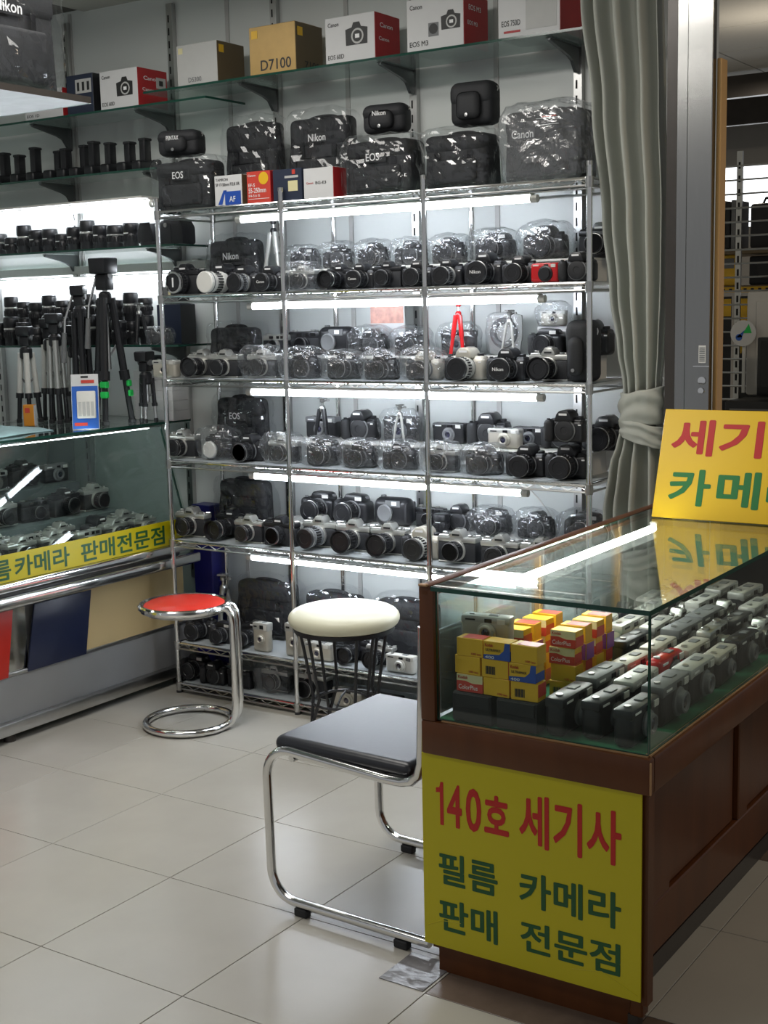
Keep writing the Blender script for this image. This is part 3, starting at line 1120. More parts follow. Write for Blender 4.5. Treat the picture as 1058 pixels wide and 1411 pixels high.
BUILD = {
    'slrS': lambda: kit_slr(True, 0.036),
    'slrSg': lambda: kit_slr(True, 0.040, 0.030, 'glass'),
    'slrSL': lambda: kit_slr(True, 0.062, 0.033, 'cap', None, 0.012),
    'slrST': lambda: kit_slr(True, 0.074, 0.034, 'cap', None, None, None, GREYP),
    'slrB': lambda: kit_slr(False, 0.040),
    'slrBg': lambda: kit_slr(False, 0.038, 0.031, 'glass'),
    'slrBT': lambda: kit_slr(False, 0.085, 0.033, 'cap', None, 0.02),
    'slrRim': lambda: kit_slr(False, 0.045, 0.036, 'silver_rim'),
    'dslrC': lambda: kit_dslr(None),
    'dslrL': lambda: kit_dslr(True, 0.055, 0.035),
    'dslrCan': lambda: kit_dslr(True, 0.055, 0.036, 'cap', 'Canon'),
    'dslrNik': lambda: kit_dslr(True, 0.055, 0.036, 'cap', 'Nikon'),
    'dslrG': lambda: kit_dslr(True, 0.060, 0.036, 'glass'),
    'dslrR': lambda: kit_dslr(True, 0.055, 0.036, 'cap', None, GREYP, None, SILVER),
    'dslrW': lambda: kit_dslr(True, 0.052, 0.036, 'cap', None, SILVERP, CHAMP, SILVER),
    'whiteL': lambda: kit_dslr(True, 0.085, 0.038, 'white', None, WHITEP),
    'red': lambda: kit_compact(REDG, None, 0.115, 0.072, 0.032, 0.022, 0.010, True, 0.006, BLACK),
    'cmpS': lambda: kit_compact(CHAMP, SILVERP),
    'cmpSv': lambda: kit_compact(CHAMP, SILVERP, 0.075, 0.115, 0.036, 0.015),
    'cmpB': lambda: kit_compact(BLACK, BLACK),
    'cmpBS': lambda: kit_compact(BLACK, SILVERP, 0.122, 0.070, 0.040, 0.018, 0.014),
    'cmpBW': lambda: kit_compact(BLACK, CHAMP, 0.112, 0.064, 0.038, 0.014, 0.010),
    'cmpW': lambda: kit_compact(WHITEP, WHITEP),
    'cmpBg': lambda: kit_compact(BLACK, GREYP, 0.125, 0.074, 0.044, 0.020, 0.016),
    'rfS': lambda: kit_rangefinder(True),
    'rfB': lambda: kit_rangefinder(False, 0.028),
    'bridge': lambda: kit_bridge(),
    'bridgeS': lambda: kit_bridge(0.045, 0.034),
    'uw': lambda: kit_waterproof(),
    'wA': lambda: kit_wrapped(1),
    'wB': lambda: kit_wrapped(2),
    'wC': lambda: kit_wrapped(3, (0.16, 0.122, 0.118), 'slr'),
    'wD': lambda: kit_wrapped(4, (0.170, 0.124, 0.105), 'bridge'),
    'wW': lambda: kit_wrapped(5, (0.165, 0.125, 0.115), 'white'),
    'wCap': lambda: kit_wrapped(6, (0.165, 0.132, 0.125), 'whitecap'),
    'wCmp': lambda: kit_wrapped(7, (0.15, 0.07, 0.10), 'compact'),
    'wThin': lambda: kit_wrapped(8, (0.155, 0.058, 0.108), 'compactB'),
    'lens': lambda: kit_lens(),
    'lensT': lambda: kit_lens(0.033, 0.125, 'cap', SILVER),
    'lensW': lambda: kit_lens(0.040, 0.095, 'cap', SILVER),
    'lensS': lambda: kit_lens(0.031, 0.075, 'cap'),
    'hood': kit_hood,
    'drum': kit_drum_case,
    'mtS': lambda: kit_mini_tripod(SILVERP, 0.20, 0.038, CHROMED, 0.0065),
    'mtR': lambda: kit_mini_tripod(REDG, 0.255, 0.038, REDG, 0.011, REDG),
    'mtK': lambda: kit_mini_tripod(BLACK, 0.20, 0.040, CHROMED, 0.010),
    'mtB': lambda: kit_mini_tripod(SILVERP, 0.22, 0.040, BLACK, 0.011, SILVERP),
}

# ------------------------------------------------------------------ large structure
WY = 4.22          # the back wall's face
CZ = 2.78          # ceiling height
b = MB()
b.box((-1.6, 4.5, -0.06), (9.0, 11.0, 0.10), GROUT)
floor = structure('floor', b)
T0X, T0Y, TD = -2.830, 2.484, 0.4548


def tile_mesh(w, d, m):
    b = MB()
    b.box((0, 0, -0.005), (w - 0.0022, d - 0.0022, 0.010), m, 0.0007, 1)
    return b.mesh('floor_tile')


TILE_ME = tile_mesh(TD, TD, TILE)
TILEB_ME = tile_mesh(TD, TD, TILEB)
ts = MB()
for i in range(-5, 9):
    for j in range(-4, 12):
        x0, y0 = T0X + i * TD, T0Y + j * TD
        cx, cy = x0 + TD / 2, y0 + TD / 2
        if j >= 4 and (cx < -3.2 or cx > -0.9):
            continue
        if x0 > -1.5 and j == -1:                        # the dark strip across the shop's threshold
            o = link('floor_tile', tile_mesh(TD, 0.165, TILEB), floor, (cx, 2.484 - 0.0825, 0))
            o['label'] = 'dark brown threshold tile'
            link('floor_tile', tile_mesh(TD, TD - 0.165, TILE), floor, (cx, y0 + (TD - 0.165) / 2, 0))
            continue
        dark = x0 > -1.5 and j == 2
        o = link('floor_tile', TILEB_ME if dark else TILE_ME, floor, (cx, cy, 0))
        if dark:
            o['label'] = 'dark brown floor tile'
b = MB()
b.box((-1.531, 2.392, 0.0012), (0.118, 0.142, 0.002), PATCHM, 0.0006, 1)
link('floor_patch', b.mesh('floor_patch'), floor)['label'] = 'grey taped patch over a tile corner'

b = MB()
b.box((-3.52, WY + 0.05, 1.4), (3.96, 0.10, 2.80), WALL)
wall = structure('wall_back', b)
for x in (-5.2, -4.37, -3.5, -2.93, -2.3):
    b = MB()
    b.box((x, WY - 0.002, 1.4), (0.018, 0.006, 2.76), LGREYC)
    link('joint_strip', b.mesh('joint_strip'), wall)
b = MB()
b.box((-5.55, 2.0, 1.4), (0.10, 4.5, 2.80), WALL)
structure('wall_left', b)
b = MB()
b.box((-1.6, 5.5, CZ + 0.061), (8.5, 13.0, 0.10), GROUT)
ceil = structure('ceiling', b)
b = MB()
b.box((0, 0, 0), (0.595, 0.595, 0.010), CEIL, 0.002, 1)
CT = b.mesh('ceiling_tile')
for i in range(8):
    for j in range(13):
        x, y = -5.2 + i * 0.605, 0.6 + j * 0.605
        if x < -4.4 and y > 4.2:
            continue
        link('ceiling_tile', CT, ceil, (x, y, CZ + 0.005))

# slotted uprights screwed to the wall
UPX = [-4.93, -4.385, -3.785, -3.255, -2.63, -1.98]
names = ['first upright from the left', 'second upright from the left', 'third upright, behind the rack post', 'fourth upright from the left',
         'fifth upright, middle of the rack', 'sixth upright, beside the curtain']
b = MB()
b.box((0, 0, 1.56), (0.030, 0.022, 2.36), CHROMED)
UM = b.mesh('channel')
b = MB()
for i in range(46):
    b.box((-0.004, -0.0112, 0.43 + i * 0.05), (0.006, 0.002, 0.028), SLOT)
SM = b.mesh('slots')
for x, n in zip(UPX, names):
    t = thing('slotted_upright', 'chrome slotted wall channel, ' + n, 'shelf upright', (x, WY - 0.013, 0), group='slotted wall uprights')
    link('channel', UM, t)
    link('slots', SM, t)

BR = MB()
BR.prism([(0.0, 0.0), (0.0, -0.085), (-0.02, -0.085), (-0.045, -0.050), (-0.075, -0.038), (-0.215, -0.012), (-0.215, 0.0)], -0.006, 0.006, GUN, 'YZ', 0.001)
BR.box((0, -0.11, -0.003), (0.022, 0.21, 0.004), GUN)
BR_ME = BR.mesh('bracket')


def wall_shelf(x0, x1, z, yf, ups, label, edge=GEDGE):
    t = thing('wall_shelf', label, 'shelf', ((x0 + x1) / 2, WY - 0.03, z), group='glass shelves on the wall')
    n = max(1, round((x1 - x0) / 1.3))
    w = (x1 - x0) / n
    for i in range(n):
        b = MB()
        cx = -(x1 - x0) / 2 + w * (i + 0.5)
        yc = (yf - (WY - 0.03)) / 2
        d = (WY - 0.03) - yf
        b.box((cx, yc, 0.004), (w - 0.004, d, 0.008), GLASSS)
        g = link('glass_pane', b.mesh('glass_pane'), t)
        b = MB()
        b.box((cx, yc - d / 2 - 0.0006, 0.004), (w - 0.004, 0.001, 0.0082), edge)
        b.box((cx + w / 2 - 0.0015, yc, 0.004), (0.001, d, 0.0082), edge)
        link('glass_edge', b.mesh('glass_edge'), g)
    for u in ups:
        o = link('bracket', BR_ME, t, (u - (x0 + x1) / 2, 0.006, -0.001))
        o.scale = (1, (WY - 0.03 - yf) / 0.235, 1)
    return t


wall_shelf(-5.3, -3.40, 2.305, 3.955, UPX[1:3], 'left glass shelf near the ceiling, carrying camera cartons')
wall_shelf(-3.72, -1.80, 2.352, 3.955, UPX[3:6], 'long upper glass shelf near the ceiling, over the rack')
wall_shelf(-5.3, -3.70, 2.068, 3.985, UPX[1:3], 'glass shelf with a row of battery grips')
wall_shelf(-5.3, -3.62, 1.768, 3.985, UPX[1:3], 'glass shelf with a row of upright lenses')
wall_shelf(-5.3, -3.62, 1.372, 3.985, UPX[1:3], 'lowest glass wall shelf, crowded with stacked lenses')


def tube(name, label, x0, x1, y, z, r=0.011, rz=0.0, m=None, cat='lamp', group=None, bracket=0.03):
    t = thing(name, label, cat, ((x0 + x1) / 2, y, z), rz, group)
    L = x1 - x0
    b = MB()
    b.lathe([(r, -L / 2), (r, L / 2)], m or TUBEM, (0, 0, 0), 'X', 14)
    link('glowing_tube', b.mesh('glowing_tube'), t)
    for sx in (-1, 1):
        b = MB()
        b.lathe([(r * 1.1, -0.012), (r * 1.1, 0.012)], WHITEP, (sx * (L / 2 + 0.008), 0, 0), 'X', 14)
        link('end_cap', b.mesh('end_cap'), t)
    b = MB()
    b.box((0, 0.004, r + 0.0035), (L, 0.034, 0.006), WHITEP, 0.002, 1)
    link('housing', b.mesh('housing'), t)
    return t


tube('tube_lamp', 'long lit tube under the battery grip shelf', -5.2, -3.80, 4.06, 1.945, 0.014, 0.0, TUBEL)
b = MB()
b.box((-0.0, 4.105 - 4.06, 0.024), (1.40, 0.21, 0.008), WHITEP, 0.001, 1)
link('reflector', b.mesh('reflector'), bpy.data.objects['tube_lamp'])
tube('tube_lamp', 'lit tube on the wall below the upright lenses', -5.2, -3.74, 4.17, 1.652, 0.014, 0.0, TUBEL)
b = MB()
b.box((-4.5, 4.185, 1.70), (1.75, 0.03, 0.035), SILVERP, 0.003, 1)
t = thing('wall_rail', 'aluminium rail across the wall above the lower lit tube', 'rail', (0, 0, 0))
link('rail_bar', b.mesh('rail_bar'), t)
b = MB()
for x in (-5.2, -4.4, -3.7):
    b.box((x, 4.205, 1.70), (0.03, 0.02, 0.05), CHROMED)
link('rail_clips', b.mesh('rail_clips'), t)

GLASSN = mat('smeared_frosted_glass', (0.20, 0.25, 0.23), 0.30, var=0.45, scale=14, bump=0.2, spec=0.4)
# near shelf at the upper left, with its hanging post out of the picture
t = thing('hanging_shelf', 'thick glass shelf end jutting in at the top left', 'shelf', (-3.42, 2.2, 2.172))
b = MB()
b.box((0, 0.0, 0), (0.56, 1.80, 0.018), GLASSN)
g = link('glass_pane', b.mesh('glass_pane'), t)
b = MB()
b.box((0.281, 0, 0), (0.002, 1.80, 0.020), STEELD)
b.box((0, 0.901, 0), (0.56, 0.002, 0.020), GEDGEL)
link('glass_edge', b.mesh('glass_edge'), g)
b = MB()
b.box((-0.24, -0.75, 0.29), (0.03, 0.03, 0.62), CHROMED)
link('hanger_post', b.mesh('hanger_post'), t)

# ------------------------------------------------------------------ the wire display rack
RX = [-3.555, -2.960, -2.364, -1.766]
RY, RD = 3.826, 0.318
RZ = [1.889, 1.572, 1.254, 0.937, 0.622, 0.207, 0.042]
rack = thing('display_rack', 'tall chrome wire display rack full of cameras', 'rack', (0, 0, 0))
for x in RX:
    for y in (RY, RY + RD):
        b = MB()
        b.tube([(x, y, 0.012), (x, y, 1.925)], 0.0095, CHROME, 12)
        p = link('post', b.mesh('post'), rack)
        b = MB()
        b.lathe([(0.010, 0), (0.010, 0.012), (0, 0.014)], CHROMED, (x, y, 1.924), 'Z', 12)
        b.lathe([(0.013, 0), (0.013, 0.006), (0.008, 0.014)], RUBBER, (x, y, 0), 'Z', 12)
        link('end_caps', b.mesh('end_caps'), p)
COLLAR = MB().lathe([(0.0125, -0.030), (0.0135, 0.003)], CHROMED, (0, 0, 0), 'Z', 12).mesh('collar')
for z in RZ:
    b = MB()
    for y in (RY, RY + RD):
        b.tube([(RX[0], y, z - 0.004), (RX[3], y, z - 0.004)], 0.0055, CHROME, 8)
        b.tube([(RX[0], y, z - 0.026), (RX[3], y, z - 0.026)], 0.0038, CHROMED, 8)
    for x in RX:
        b.tube([(x, RY, z - 0.004), (x, RY + RD, z - 0.004)], 0.0055, CHROME, 8)
        b.tube([(x, RY, z - 0.026), (x, RY + RD, z - 0.026)], 0.0038, CHROMED, 8)
    sh = link('wire_shelf', b.mesh('wire_shelf'), rack)
    b = MB()
    n = 48
    pts = [(RX[0] + (RX[3] - RX[0]) * i / n, RY, z - (0.007 if i % 2 else 0.024)) for i in range(n + 1)]
    b.tube(pts, 0.0018, CHROMED, 5)
    link('zigzag_wire', b.mesh('zigzag_wire'), sh)
    b = MB()
    b.box(((RX[0] + RX[3]) / 2, RY + RD / 2, z + 0.0005), (RX[3] - RX[0] - 0.03, RD - 0.012, 0.003), GREYSH if z < 1.8 else GLASSS)
    link('shelf_liner', b.mesh('shelf_liner'), sh)
    for x in RX:
        for y in (RY, RY + RD):
            link('collar', COLLAR, sh, (x, y, z - 0.002))
for x0, x1, z, lab in ((-3.19, -1.99, 1.840, 'lit tube under the top shelf of the rack'), (-3.15, -1.965, 1.523, 'lit tube under the second shelf of the rack'),
                       (-3.17, -1.97, 1.205, 'lit tube under the third shelf of the rack'), (-3.17, -2.03, 0.888, 'lit tube under the fourth shelf of the rack'),
                       (-3.20, -2.05, 0.573, 'lit tube under the fifth shelf of the rack')):
    tube('tube_lamp', lab, x0, x1, 3.88, z, 0.0115)
b = MB()
b.tube([(-2.20, 4.16, 0.905), (-2.12, 4.18, 0.82), (-2.06, 4.185, 0.74), (-2.05, 4.18, 0.63)], 0.003, WHITEP, 6)
t = thing('power_cord', 'thin pale lamp cord hanging on the wall below the fourth shelf', 'cord')
link('cord', b.mesh('cord'), t)

# ------------------------------------------------------------------ right showcase counter
t = thing('showcase_counter', 'brown wooden showcase counter with glass top and green felt deck', 'counter', (0, 0, 0))
CX0, CX1, CY0, CY1 = -1.512, -0.972, 2.396, 3.95
GT = 0.904
# base cabinet
b = MB()
b.box(((CX0 + CX1) / 2, CY0 + 0.035, 0.29), (CX1 - CX0 - 0.022, 0.03, 0.46), WOOD)
link('front_panel', b.mesh('front_panel'), t)
b = MB()
b.box((CX0 + 0.016, (CY0 + CY1) / 2, 0.30), (0.02, CY1 - CY0 - 0.04, 0.46), WOOD)
b.box((0.5 * (CX0 + CX1), CY1 - 0.02, 0.30), (CX1 - CX0 - 0.05, 0.02, 0.46), WOOD)
link('rear_panels', b.mesh('rear_panels'), t)
b = MB()
b.box((CX1 - 0.105, (CY0 + CY1) / 2 + 0.02, 0.28), (0.014, CY1 - CY0 - 0.08, 0.46), WOOD)
sp = link('side_panel', b.mesh('side_panel'), t)
# raised frame on the side: stiles and rails leave sunk fields
for y0, y1 in ((2.72, 3.18), (3.26, 3.72)):
    b = MB()
    b.box((CX1 - 0.096, (y0 + y1) / 2, 0.325), (0.008, y1 - y0 - 0.018, 0.275), WOOD, 0.003, 1)
    link('sunk_field', b.mesh('sunk_field'), sp)
b = MB()
X = CX1 - 0.090
b.box((X, 2.57, 0.324), (0.018, 0.29, 0.278), WOOD, 0.003, 1)
b.box((X, 3.22, 0.324), (0.018, 0.07, 0.278), WOOD, 0.003, 1)
b.box((X, 3.83, 0.324), (0.018, 0.21, 0.278), WOOD, 0.003, 1)
b.box((X, 3.18, 0.49), (0.018, 1.51, 0.054), WOOD, 0.003, 1)
b.box((X, 3.18, 0.125), (0.018, 1.51, 0.12), WOOD, 0.003, 1)
link('panel_frame', b.mesh('panel_frame'), sp)
b = MB()
b.box((CX1 - 0.100, (CY0 + CY1) / 2 + 0.03, 0.026), (0.02, CY1 - CY0 - 0.1, 0.05), STEELD)
b.box(((CX0 + CX1) / 2 - 0.01, CY0 + 0.040, 0.035), (CX1 - CX0 - 0.06, 0.02, 0.07), WOOD)
link('plinth', b.mesh('plinth'), t)
b = MB()
b.box((CX1 - 0.036, CY0 + 0.036, 0.275), (0.030, 0.034, 0.49), WOOD, 0.004, 1)
b.box((CX1 - 0.044, CY0 + 0.036, 0.016), (0.022, 0.028, 0.032), STEELD)
link('corner_post', b.mesh('corner_post'), t)
b = MB()
b.box((CX1 - 0.068, CY0 + 0.12, 0.29), (0.05, 0.015, 0.44), WOOD)
link('corner_return', b.mesh('corner_return'), t)
# apron rail round the deck
b = MB()
b.box(((CX0 + CX1) / 2, CY0 + 0.012, 0.562), (CX1 - CX0, 0.024, 0.078), WOOD, 0.006, 2)
r1 = link('front_rail', b.mesh('front_rail'), t)
b = MB()
b.box((CX1 - 0.012, (CY0 + CY1) / 2 + 0.012, 0.562), (0.024, CY1 - CY0 - 0.026, 0.078), WOOD, 0.006, 2)
link('side_rail', b.mesh('side_rail'), t)
b = MB()
b.box(((CX0 + CX1) / 2 + 0.02, CY0 + 0.013, 0.602), (CX1 - CX0 - 0.06, 0.012, 0.004), WOODL)
b.box((CX1 - 0.013, (CY0 + CY1) / 2, 0.602), (0.012, CY1 - CY0 - 0.03, 0.004), WOODL)
b.box((CX1 + 0.0, CY0 + 0.001, 0.56), (0.004, 0.004, 0.068), WOODL, 0.001, 1)
link('worn_edges', b.mesh('worn_edges'), r1)['label'] = 'pale worn wood edges'
b = MB()
b.box(((CX0 + CX1) / 2, (CY0 + CY1) / 2, 0.590), (CX1 - CX0 - 0.05, CY1 - CY0 - 0.05, 0.016), FELT)
link('felt_deck', b.mesh('felt_deck'), t)
# left wooden jamb and rim of the glass case
b = MB()
b.box((CX0 + 0.0185, CY0 + 0.014, 0.749), (0.037, 0.026, 0.298), WOOD, 0.004, 2)
link('jamb', b.mesh('jamb'), t)
b = MB()
b.box((CX0 + 0.0185, CY1 - 0.014, 0.740), (0.037, 0.026, 0.30), WOOD, 0.005, 2)
link('jamb', b.mesh('jamb'), t)
b = MB()
b.box((CX0 + 0.015, (CY0 + CY1) / 2, 0.893), (0.032, CY1 - CY0, 0.030), WOOD, 0.009, 2)
rm = link('top_rim', b.mesh('top_rim'), t)
b = MB()
b.box((CX0 + 0.014, CY0 + 0.0, 0.906), (0.022, 0.012, 0.006), WOODL, 0.002, 1)
link('worn_corner', b.mesh('worn_corner'), rm)['label'] = 'pale worn corner of the rim'
b = MB()
for y in (2.93, 3.42):
    b.box((CX0 + 0.02, y, 0.742), (0.022, 0.03, 0.285), TAN)
    b.box((CX0 + 0.033, y, 0.742), (0.006, 0.010, 0.285), CHROMED)
link('door_stiles', b.mesh('door_stiles'), t)
for y0, y1 in ((2.44, 2.93), (2.93, 3.42), (3.42, 3.92)):
    b = MB()
    b.box((CX0 + 0.016, (y0 + y1) / 2, 0.742), (0.005, y1 - y0 - 0.03, 0.28), GLASSD)
    link('sliding_door', b.mesh('sliding_door'), t)
# glass: front, side, top
def pane(name, c, size, thin, parent, glass=GLASS):
    b = MB()
    b.box(c, size, glass)
    g = link(name, b.mesh(name), parent)
    b = MB()
    e = 0.0012
    for ax in range(3):
        if ax == thin:
            continue
        for s in (-1, 1):
            cc = list(c)
            cc[ax] += s * (size[ax] / 2 + e / 2)
            ss = list(size)
            ss[ax] = e
            b.box(cc, ss, GEDGE)
    link('glass_edge', b.mesh('glass_edge'), g)
    return g


pane('front_glass', ((CX0 + 0.037 + CX1 - 0.010) / 2, CY0 + 0.014, 0.749), (CX1 - CX0 - 0.049, 0.006, 0.288), 1, t)
pane('side_glass', (CX1 - 0.013, (CY0 + CY1) / 2 + 0.008, 0.749), (0.006, CY1 - CY0 - 0.03, 0.288), 0, t)
pane('top_glass', ((CX0 + 0.030 + CX1 - 0.004) / 2, (CY0 + CY1) / 2, GT - 0.005), (CX1 - CX0 - 0.036, CY1 - CY0 - 0.004, 0.010), 2, t, GLASST)
b = MB()
b.lathe([(0.010, -0.40), (0.010, 0.40)], TUBEC, (0, 0, 0), 'Z', 12, Matrix.Translation((-1.402, 3.06, 0.878)) @ Matrix.Rotation(PI / 2, 4, 'X'))
lt = link('case_light', b.mesh('case_light'), t)
lt['label'] = 'lit tube under the glass top'
b = MB()
for y in (2.655, 3.465):
    b.box((-1.402, y, 0.884), (0.022, 0.014, 0.026), WHITEP, 0.003, 1)
link('lamp_holder', b.mesh('lamp_holder'), lt)

# the yellow sheet on the counter's front
s = thing('shop_sign', 'yellow sheet with red and green Korean lettering on the counter front', 'sign', (0, 0, 0))
b = MB()
b.box((-1.255, 2.4065, 0.297), (0.523, 0.004, 0.450), YEL)
link('sheet', b.mesh('sheet'), s)
b = MB()
b.tube([(-1.51, 2.4045, 0.115), (-1.47, 2.4042, 0.135), (-1.42, 2.4045, 0.14)], 0.0012, YEL, 5)
b.tube([(-1.15, 2.4045, 0.105), (-1.08, 2.4042, 0.118), (-1.0, 2.4045, 0.085)], 0.0012, YEL, 5)
link('creases', b.mesh('creases'), s)
O, UX, UY = (0, 2.4045, 0), (1, 0, 0), (0, 0, 1)
for st, m, x0, x1, z0, z1, bd in (('4', INKR, -1.452, -1.414, 0.362, 0.462, 0.02), ('0', INKR, -1.404, -1.365, 0.362, 0.462, 0.02), ('호', INKR, -1.358, -1.297, 0.368, 0.456, 0.030),
                              ('세기사', INKR, -1.272, -1.037, 0.358, 0.476, 0.022),
                              ('필름', INKG, -1.476, -1.326, 0.224, 0.300, 0.022), ('카메라', INKG, -1.273, -1.037, 0.220, 0.300, 0.022),
                              ('판매', INKG, -1.477, -1.327, 0.112, 0.190, 0.022), ('전문점', INKG, -1.271, -1.038, 0.117, 0.188, 0.022)):
    write(st, m, s, O, UX, UY, x0, x1, z0, z1, bd)

b = MB()
b.prism([(-1.470, 0.362), (-1.461, 0.362), (-1.461, 0.462), (-1.468, 0.462), (-1.471, 0.449), (-1.480, 0.447), (-1.480, 0.436), (-1.470, 0.438)], 2.4038, 2.4044, INKR)
link('lettering', b.mesh('lettering'), s)

# the amber tent sign standing on the counter
s = thing('counter_sign', 'amber Korean sign leaning back on the glass counter top', 'sign', (0, 0, 0))
lean = math.atan2(0.10, 0.296)
up = Vector((0, math.sin(lean), math.cos(lean)))
b = MB()
b.box((0, 0, 0.156), (0.455, 0.008, 0.312), YELO, 0.001, 1, M=Matrix.Translation((-1.189, 3.486, GT + 0.002)) @ Matrix.Rotation(-lean, 4, 'X'))
link('sign_board', b.mesh('sign_board'), s)
b = MB()
b.box((0, 0, 0.14), (0.30, 0.006, 0.28), LGREYC, M=Matrix.Translation((-1.189, 3.65, GT + 0.003)) @ Matrix.Rotation(0.24, 4, 'X'))
link('rear_prop', b.mesh('rear_prop'), s)
O = Vector((-1.416, 3.486, GT + 0.001)) + Vector((0, -math.cos(lean), math.sin(lean))) * 0.0042
for i, (a, c) in enumerate((('세', '카'), ('기', '메'), ('사', '라'))):
    x = 0.030 + i * 0.138
    write(a, INKR, s, O, (1, 0, 0), up, x, x + 0.122, 0.180, 0.284, 0.026)
    write(c, INKG2, s, O, (1, 0, 0), up, x + 0.010, x + 0.130, 0.038, 0.142, 0.026)

# ------------------------------------------------------------------ left showcase
t = thing('glass_showcase', 'long glass showcase with chrome rails along the left wall', 'counter', (0, 0, 0))
LX, LY0, LY1 = -3.62, 1.6, 4.02
LM = (LY0 + LY1) / 2
LL = LY1 - LY0
b = MB()
b.box((-4.05, LM, 0.36), (0.72, LL - 0.02, 0.42), KICK)
link('carcass', b.mesh('carcass'), t)
for nm, m, y0, y1, dx in (('beige_panel', BEIGEP, 3.445, 4.00, 0.0), ('navy_panel', NAVYP, 3.165, 3.435, 0.012), ('red_panel', REDP, 2.55, 3.075, 0.012), ('mirror_panel', MIRROR, 3.075, 3.165, -0.012)):
    b = MB()
    if nm == 'navy_panel':
        b.prism([(3.150, 0.235), (3.437, 0.235), (3.480, 0.475), (3.200, 0.475)], -3.668, -3.660, m, 'YZ', 0.001)
    elif nm == 'red_panel':
        b.prism([(2.30, 0.235), (3.060, 0.235), (3.100, 0.475), (2.30, 0.475)], -3.668, -3.660, m, 'YZ', 0.001)
    else:
        b.box((-3.672 + dx * 0.5, (y0 + y1) / 2, 0.355), (0.010, y1 - y0, 0.25), m, 0.001, 1)
    link('front_panel', b.mesh('front_panel'), t)['label'] = nm.replace('_', ' ')
b = MB()
b.box((-3.672, LM, 0.150), (0.012, LL, 0.17), KICK)
link('kick_panel', b.mesh('kick_panel'), t)
b = MB()
b.box((-3.655, LM, 0.053), (0.035, LL, 0.046), CHROMED, 0.006, 2)
b.box((-3.668, LM, 0.240), (0.012, LL, 0.014), CHROMED, 0.003, 1)
link('base_rail', b.mesh('base_rail'), t)
for y in (1.7, 3.06, 3.95):
    b = MB()
    b.lathe([(0.022, 0), (0.022, 0.012), (0.014, 0.030)], STEELD, (-3.675, y, 0), 'Z', 12)
    link('foot', b.mesh('foot'), t)
b = MB()
b.box((-3.605, LM, 0.520), (0.055, LL, 0.045), CHROME, 0.012, 3)
b.box((-3.622, LM, 0.570), (0.045, LL, 0.035), CHROME, 0.008, 2)
link('chrome_rail', b.mesh('chrome_rail'), t)
b = MB()
b.box((-4.05, LM, 0.590), (0.80, LL, 0.012), GREEND)
link('deck', b.mesh('deck'), t)
b = MB()
b.box((-4.12, LM, 0.645), (0.30, LL - 0.08, 0.10), GREEND)
b.box((-4.30, LM, 0.70), (0.16, LL - 0.08, 0.20), GREEND)
link('display_step', b.mesh('display_step'), t)
TZ = 1.066
# leaning front glass
fa = math.atan2(0.135, TZ - 0.60)
b = MB()
b.box((0, 0, 0.24), (0.006, LL, 0.485), GLASS, M=Matrix.Translation((-3.628, LM, 0.592)) @ Matrix.Rotation(-fa, 4, 'Y'))
g = link('front_glass', b.mesh('front_glass'), t)
b = MB()
b.prism([(-3.640, 0.60), (-4.43, 0.60), (-4.43, TZ - 0.012), (-3.770, TZ - 0.012)], LY1 - 0.012, LY1 - 0.006, GLASSD, 'XZ')
g = link('end_glass', b.mesh('end_glass'), t)
b = MB()
b.tube([(-3.634, LY1 - 0.009, 0.60), (-3.768, LY1 - 0.009, TZ - 0.012)], 0.0042, GEDGE, 6)
link('glass_edge', b.mesh('glass_edge'), g)
b = MB()
b.box((-4.10, LM + 0.09, TZ - 0.005), (0.68, LL + 0.16, 0.009), GLASST)
g = link('top_glass', b.mesh('top_glass'), t)
b = MB()
b.box((-3.759, LM + 0.09, TZ - 0.005), (0.002, LL + 0.16, 0.010), GEDGE)
b.box((-4.10, LM + 0.09 + LL / 2 + 0.081, TZ - 0.005), (0.68, 0.002, 0.010), GEDGE)
link('glass_edge', b.mesh('glass_edge'), g)
b = MB()
b.box((-3.766, LM, TZ - 0.014), (0.014, LL, 0.008), CHROME, 0.002, 1)
link('top_strip', b.mesh('top_strip'), t)
b = MB()
b.tube([(-3.784, LY0 + 0.05, TZ - 0.018), (-3.784, LY1 - 0.06, TZ - 0.018)], 0.006, TUBES, 8)
link('edge_light', b.mesh('edge_light'), t)['label'] = 'lit tube along the top front edge'
b = MB()
for y in (3.06, 2.0):
    b.tube([(-4.41, y + 0.38, 0.60), (-4.41, y + 0.38, TZ - 0.01)], 0.008, CHROME, 8)
link('rear_posts', b.mesh('rear_posts'), t)
for y0, y1 in ((1.62, 2.40), (2.40, 3.44), (3.44, 4.0)):
    b = MB()
    b.box((-4.435, (y0 + y1) / 2, 0.825), (0.006, y1 - y0 - 0.01, 0.45), GLASSD)
    link('sliding_door', b.mesh('sliding_door'), t)
b = MB()
b.box((-4.50, 3.0, 0.53), (0.05, 2.4, 1.06), KICK)
link('rear_board', b.mesh('rear_board'), t)

s = thing('shop_sign', 'yellow strip with green Korean lettering along the left showcase', 'sign', (0, 0, 0))
b = MB()
b.box((-3.613, 3.33, 0.638), (0.003, 1.32, 0.098), YEL)
b.box((-3.617, 4.011, 0.638), (0.003, 0.050, 0.098), YEL)
link('sheet', b.mesh('sheet'), s)
O, UX, UY = (-3.6112, 0, 0), (0, 1, 0), (0, 0, 1)
for st, y0, y1 in (('필름', 2.892, 3.062), ('카메라', 3.078, 3.336), ('판매전문점', 3.392, 3.842)):
    write(st, INKG, s, O, UX, UY, y0, y1, 0.598, 0.672, 0.022)

# ------------------------------------------------------------------ seats
def arc(c, r, a0, a1, n, z):
    return [(c[0] + r * math.cos(a0 + (a1 - a0) * i / n), c[1] + r * math.sin(a0 + (a1 - a0) * i / n), z) for i in range(n + 1)]


